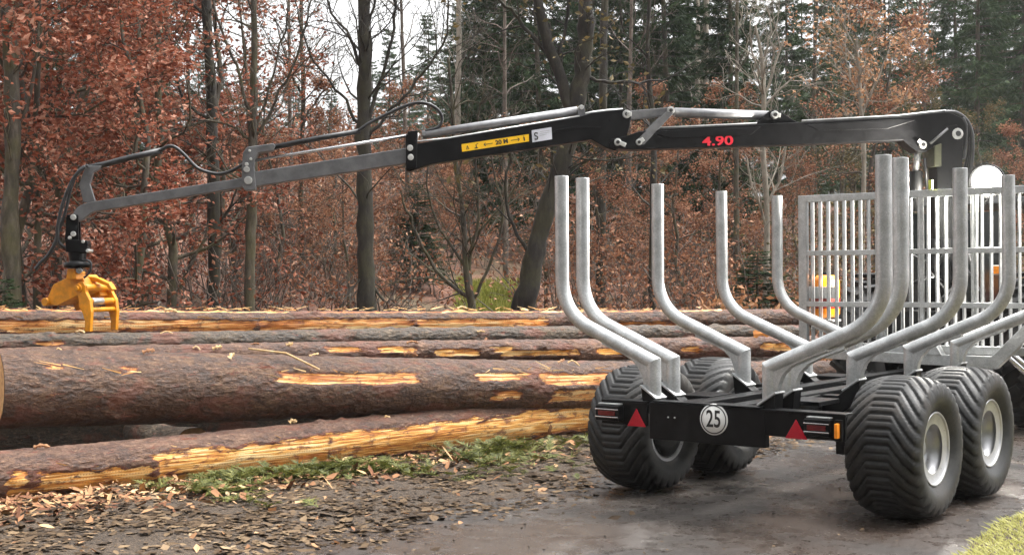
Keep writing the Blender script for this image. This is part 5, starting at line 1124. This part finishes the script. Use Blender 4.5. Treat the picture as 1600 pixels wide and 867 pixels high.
fo = fast_mesh('torn_fibres', np.array(fv), np.array(ff_), leafmat('wood_fibres', [(0.0, (0.30, 0.10, 0.03)), (0.5, (0.68, 0.38, 0.13)), (1, (0.88, 0.68, 0.38))], 0.7, 0.0)); tag(fo, 'torn wood fibres sticking up from the stripped log patches', 'splinters', kind='stuff')
rr_ = random.Random(4)
for k in range(26):
    i = rr_.choice((0, 1, 2, 3, 3, 4, 4)); Ln = np.linalg.norm(LOGS[i][1]-LOGS[i][0]); u = rr_.uniform(0.05, 0.62)*Ln; a = rr_.uniform(45, 95); du = rr_.uniform(0.03, 0.12)
    o = strip_piece('bark_flake', 'loose bark flake resting on top of a log', [on_log(i, u, a, 0.006), on_log(i, u+du*0.5, a+rr_.uniform(-6, 6), 0.022), on_log(i, u+du, a+rr_.uniform(-12, 12), 0.008)], rr_.uniform(0.008, 0.022), rr_.choice((M_peel, M_split, M_split)), 'bark flake'); o['group'] = 'bark flakes on the '+('topmost log', 'grey log', 'thin pinkish log', 'thickest log', 'front log')[i]; o['along'] = u

# tell the members of each stand apart by counting along it
ORD = ('first', 'second', 'third', 'fourth', 'fifth', 'sixth', 'seventh', 'eighth', 'ninth', 'tenth', 'eleventh', 'twelfth', 'thirteenth', 'fourteenth', 'fifteenth', 'sixteenth', 'seventeenth', 'eighteenth', 'nineteenth', 'twentieth', 'twenty-first', 'twenty-second', 'twenty-third')
SHORT = {'dark spruces behind the boom': 'dark spruce behind the boom joint', 'spruces above the headboard': 'tall grey-green spruce above the headboard', 'spruces behind the red beeches': 'green spruce behind the red beeches',
         'far spruces on the skyline': 'small pale spruce on the far skyline', 'rust-red beeches behind the grapple': 'rust-red young beech behind the grapple', 'brown beech saplings': 'low brown beech sapling under the boom',
         'brown beeches above the headboard': 'loose brown-leaved beech above the headboard', 'bare pole trees in the undergrowth': 'thin bare pole tree in the undergrowth', 'unseen spruces added across the road': 'tall spruce across the forest road', 'logs buried in the pile': 'shadowed log buried inside the pile'}
for nm in ('topmost log', 'grey log', 'thin pinkish log', 'thickest log', 'front log'):
    mem = sorted([o for o in bpy.data.objects if o.get('group') == 'bark flakes on the '+nm], key=lambda o: o['along'])
    for o, w_ in zip(mem, ORD): o['label'] = 'loose bark flake on the '+nm+', '+w_+' from the grapple side'
for gname, short in SHORT.items():
    mem = [o for o in bpy.data.objects if o.parent is None and o.get('group') == gname]
    def along(o):
        q = np.array(o.location)-CAM; return math.atan2(q@rgt, q@fwd)
    mem.sort(key=along)
    for o, w_ in zip(mem, ORD): o['label'] = short+', '+w_+' counting from the grapple side' if gname != 'logs buried in the pile' else short+', '+{'first': 'upper middle', 'second': 'lowest', 'third': 'topmost'}[w_]+' of the hidden ones'


# thin damp air over the whole clearing
hz = MB().box((20, 25, 13.5), (300, 300, 31.0)); m, n, p = mat('damp_air'); n.nodes.remove(p)
pv = n.nodes.new('ShaderNodeVolumePrincipled'); pv.inputs['Color'].default_value = (0.94, 0.95, 0.96, 1); pv.inputs['Density'].default_value = 0.0005; pv.inputs['Anisotropy'].default_value = 0.2
n.links.new(pv.outputs[0], n.nodes['Material Output'].inputs['Volume'])
ho = hz.build('haze', m, None); tag(ho, 'thin pale damp air hanging over the clearing', 'haze', kind='stuff')
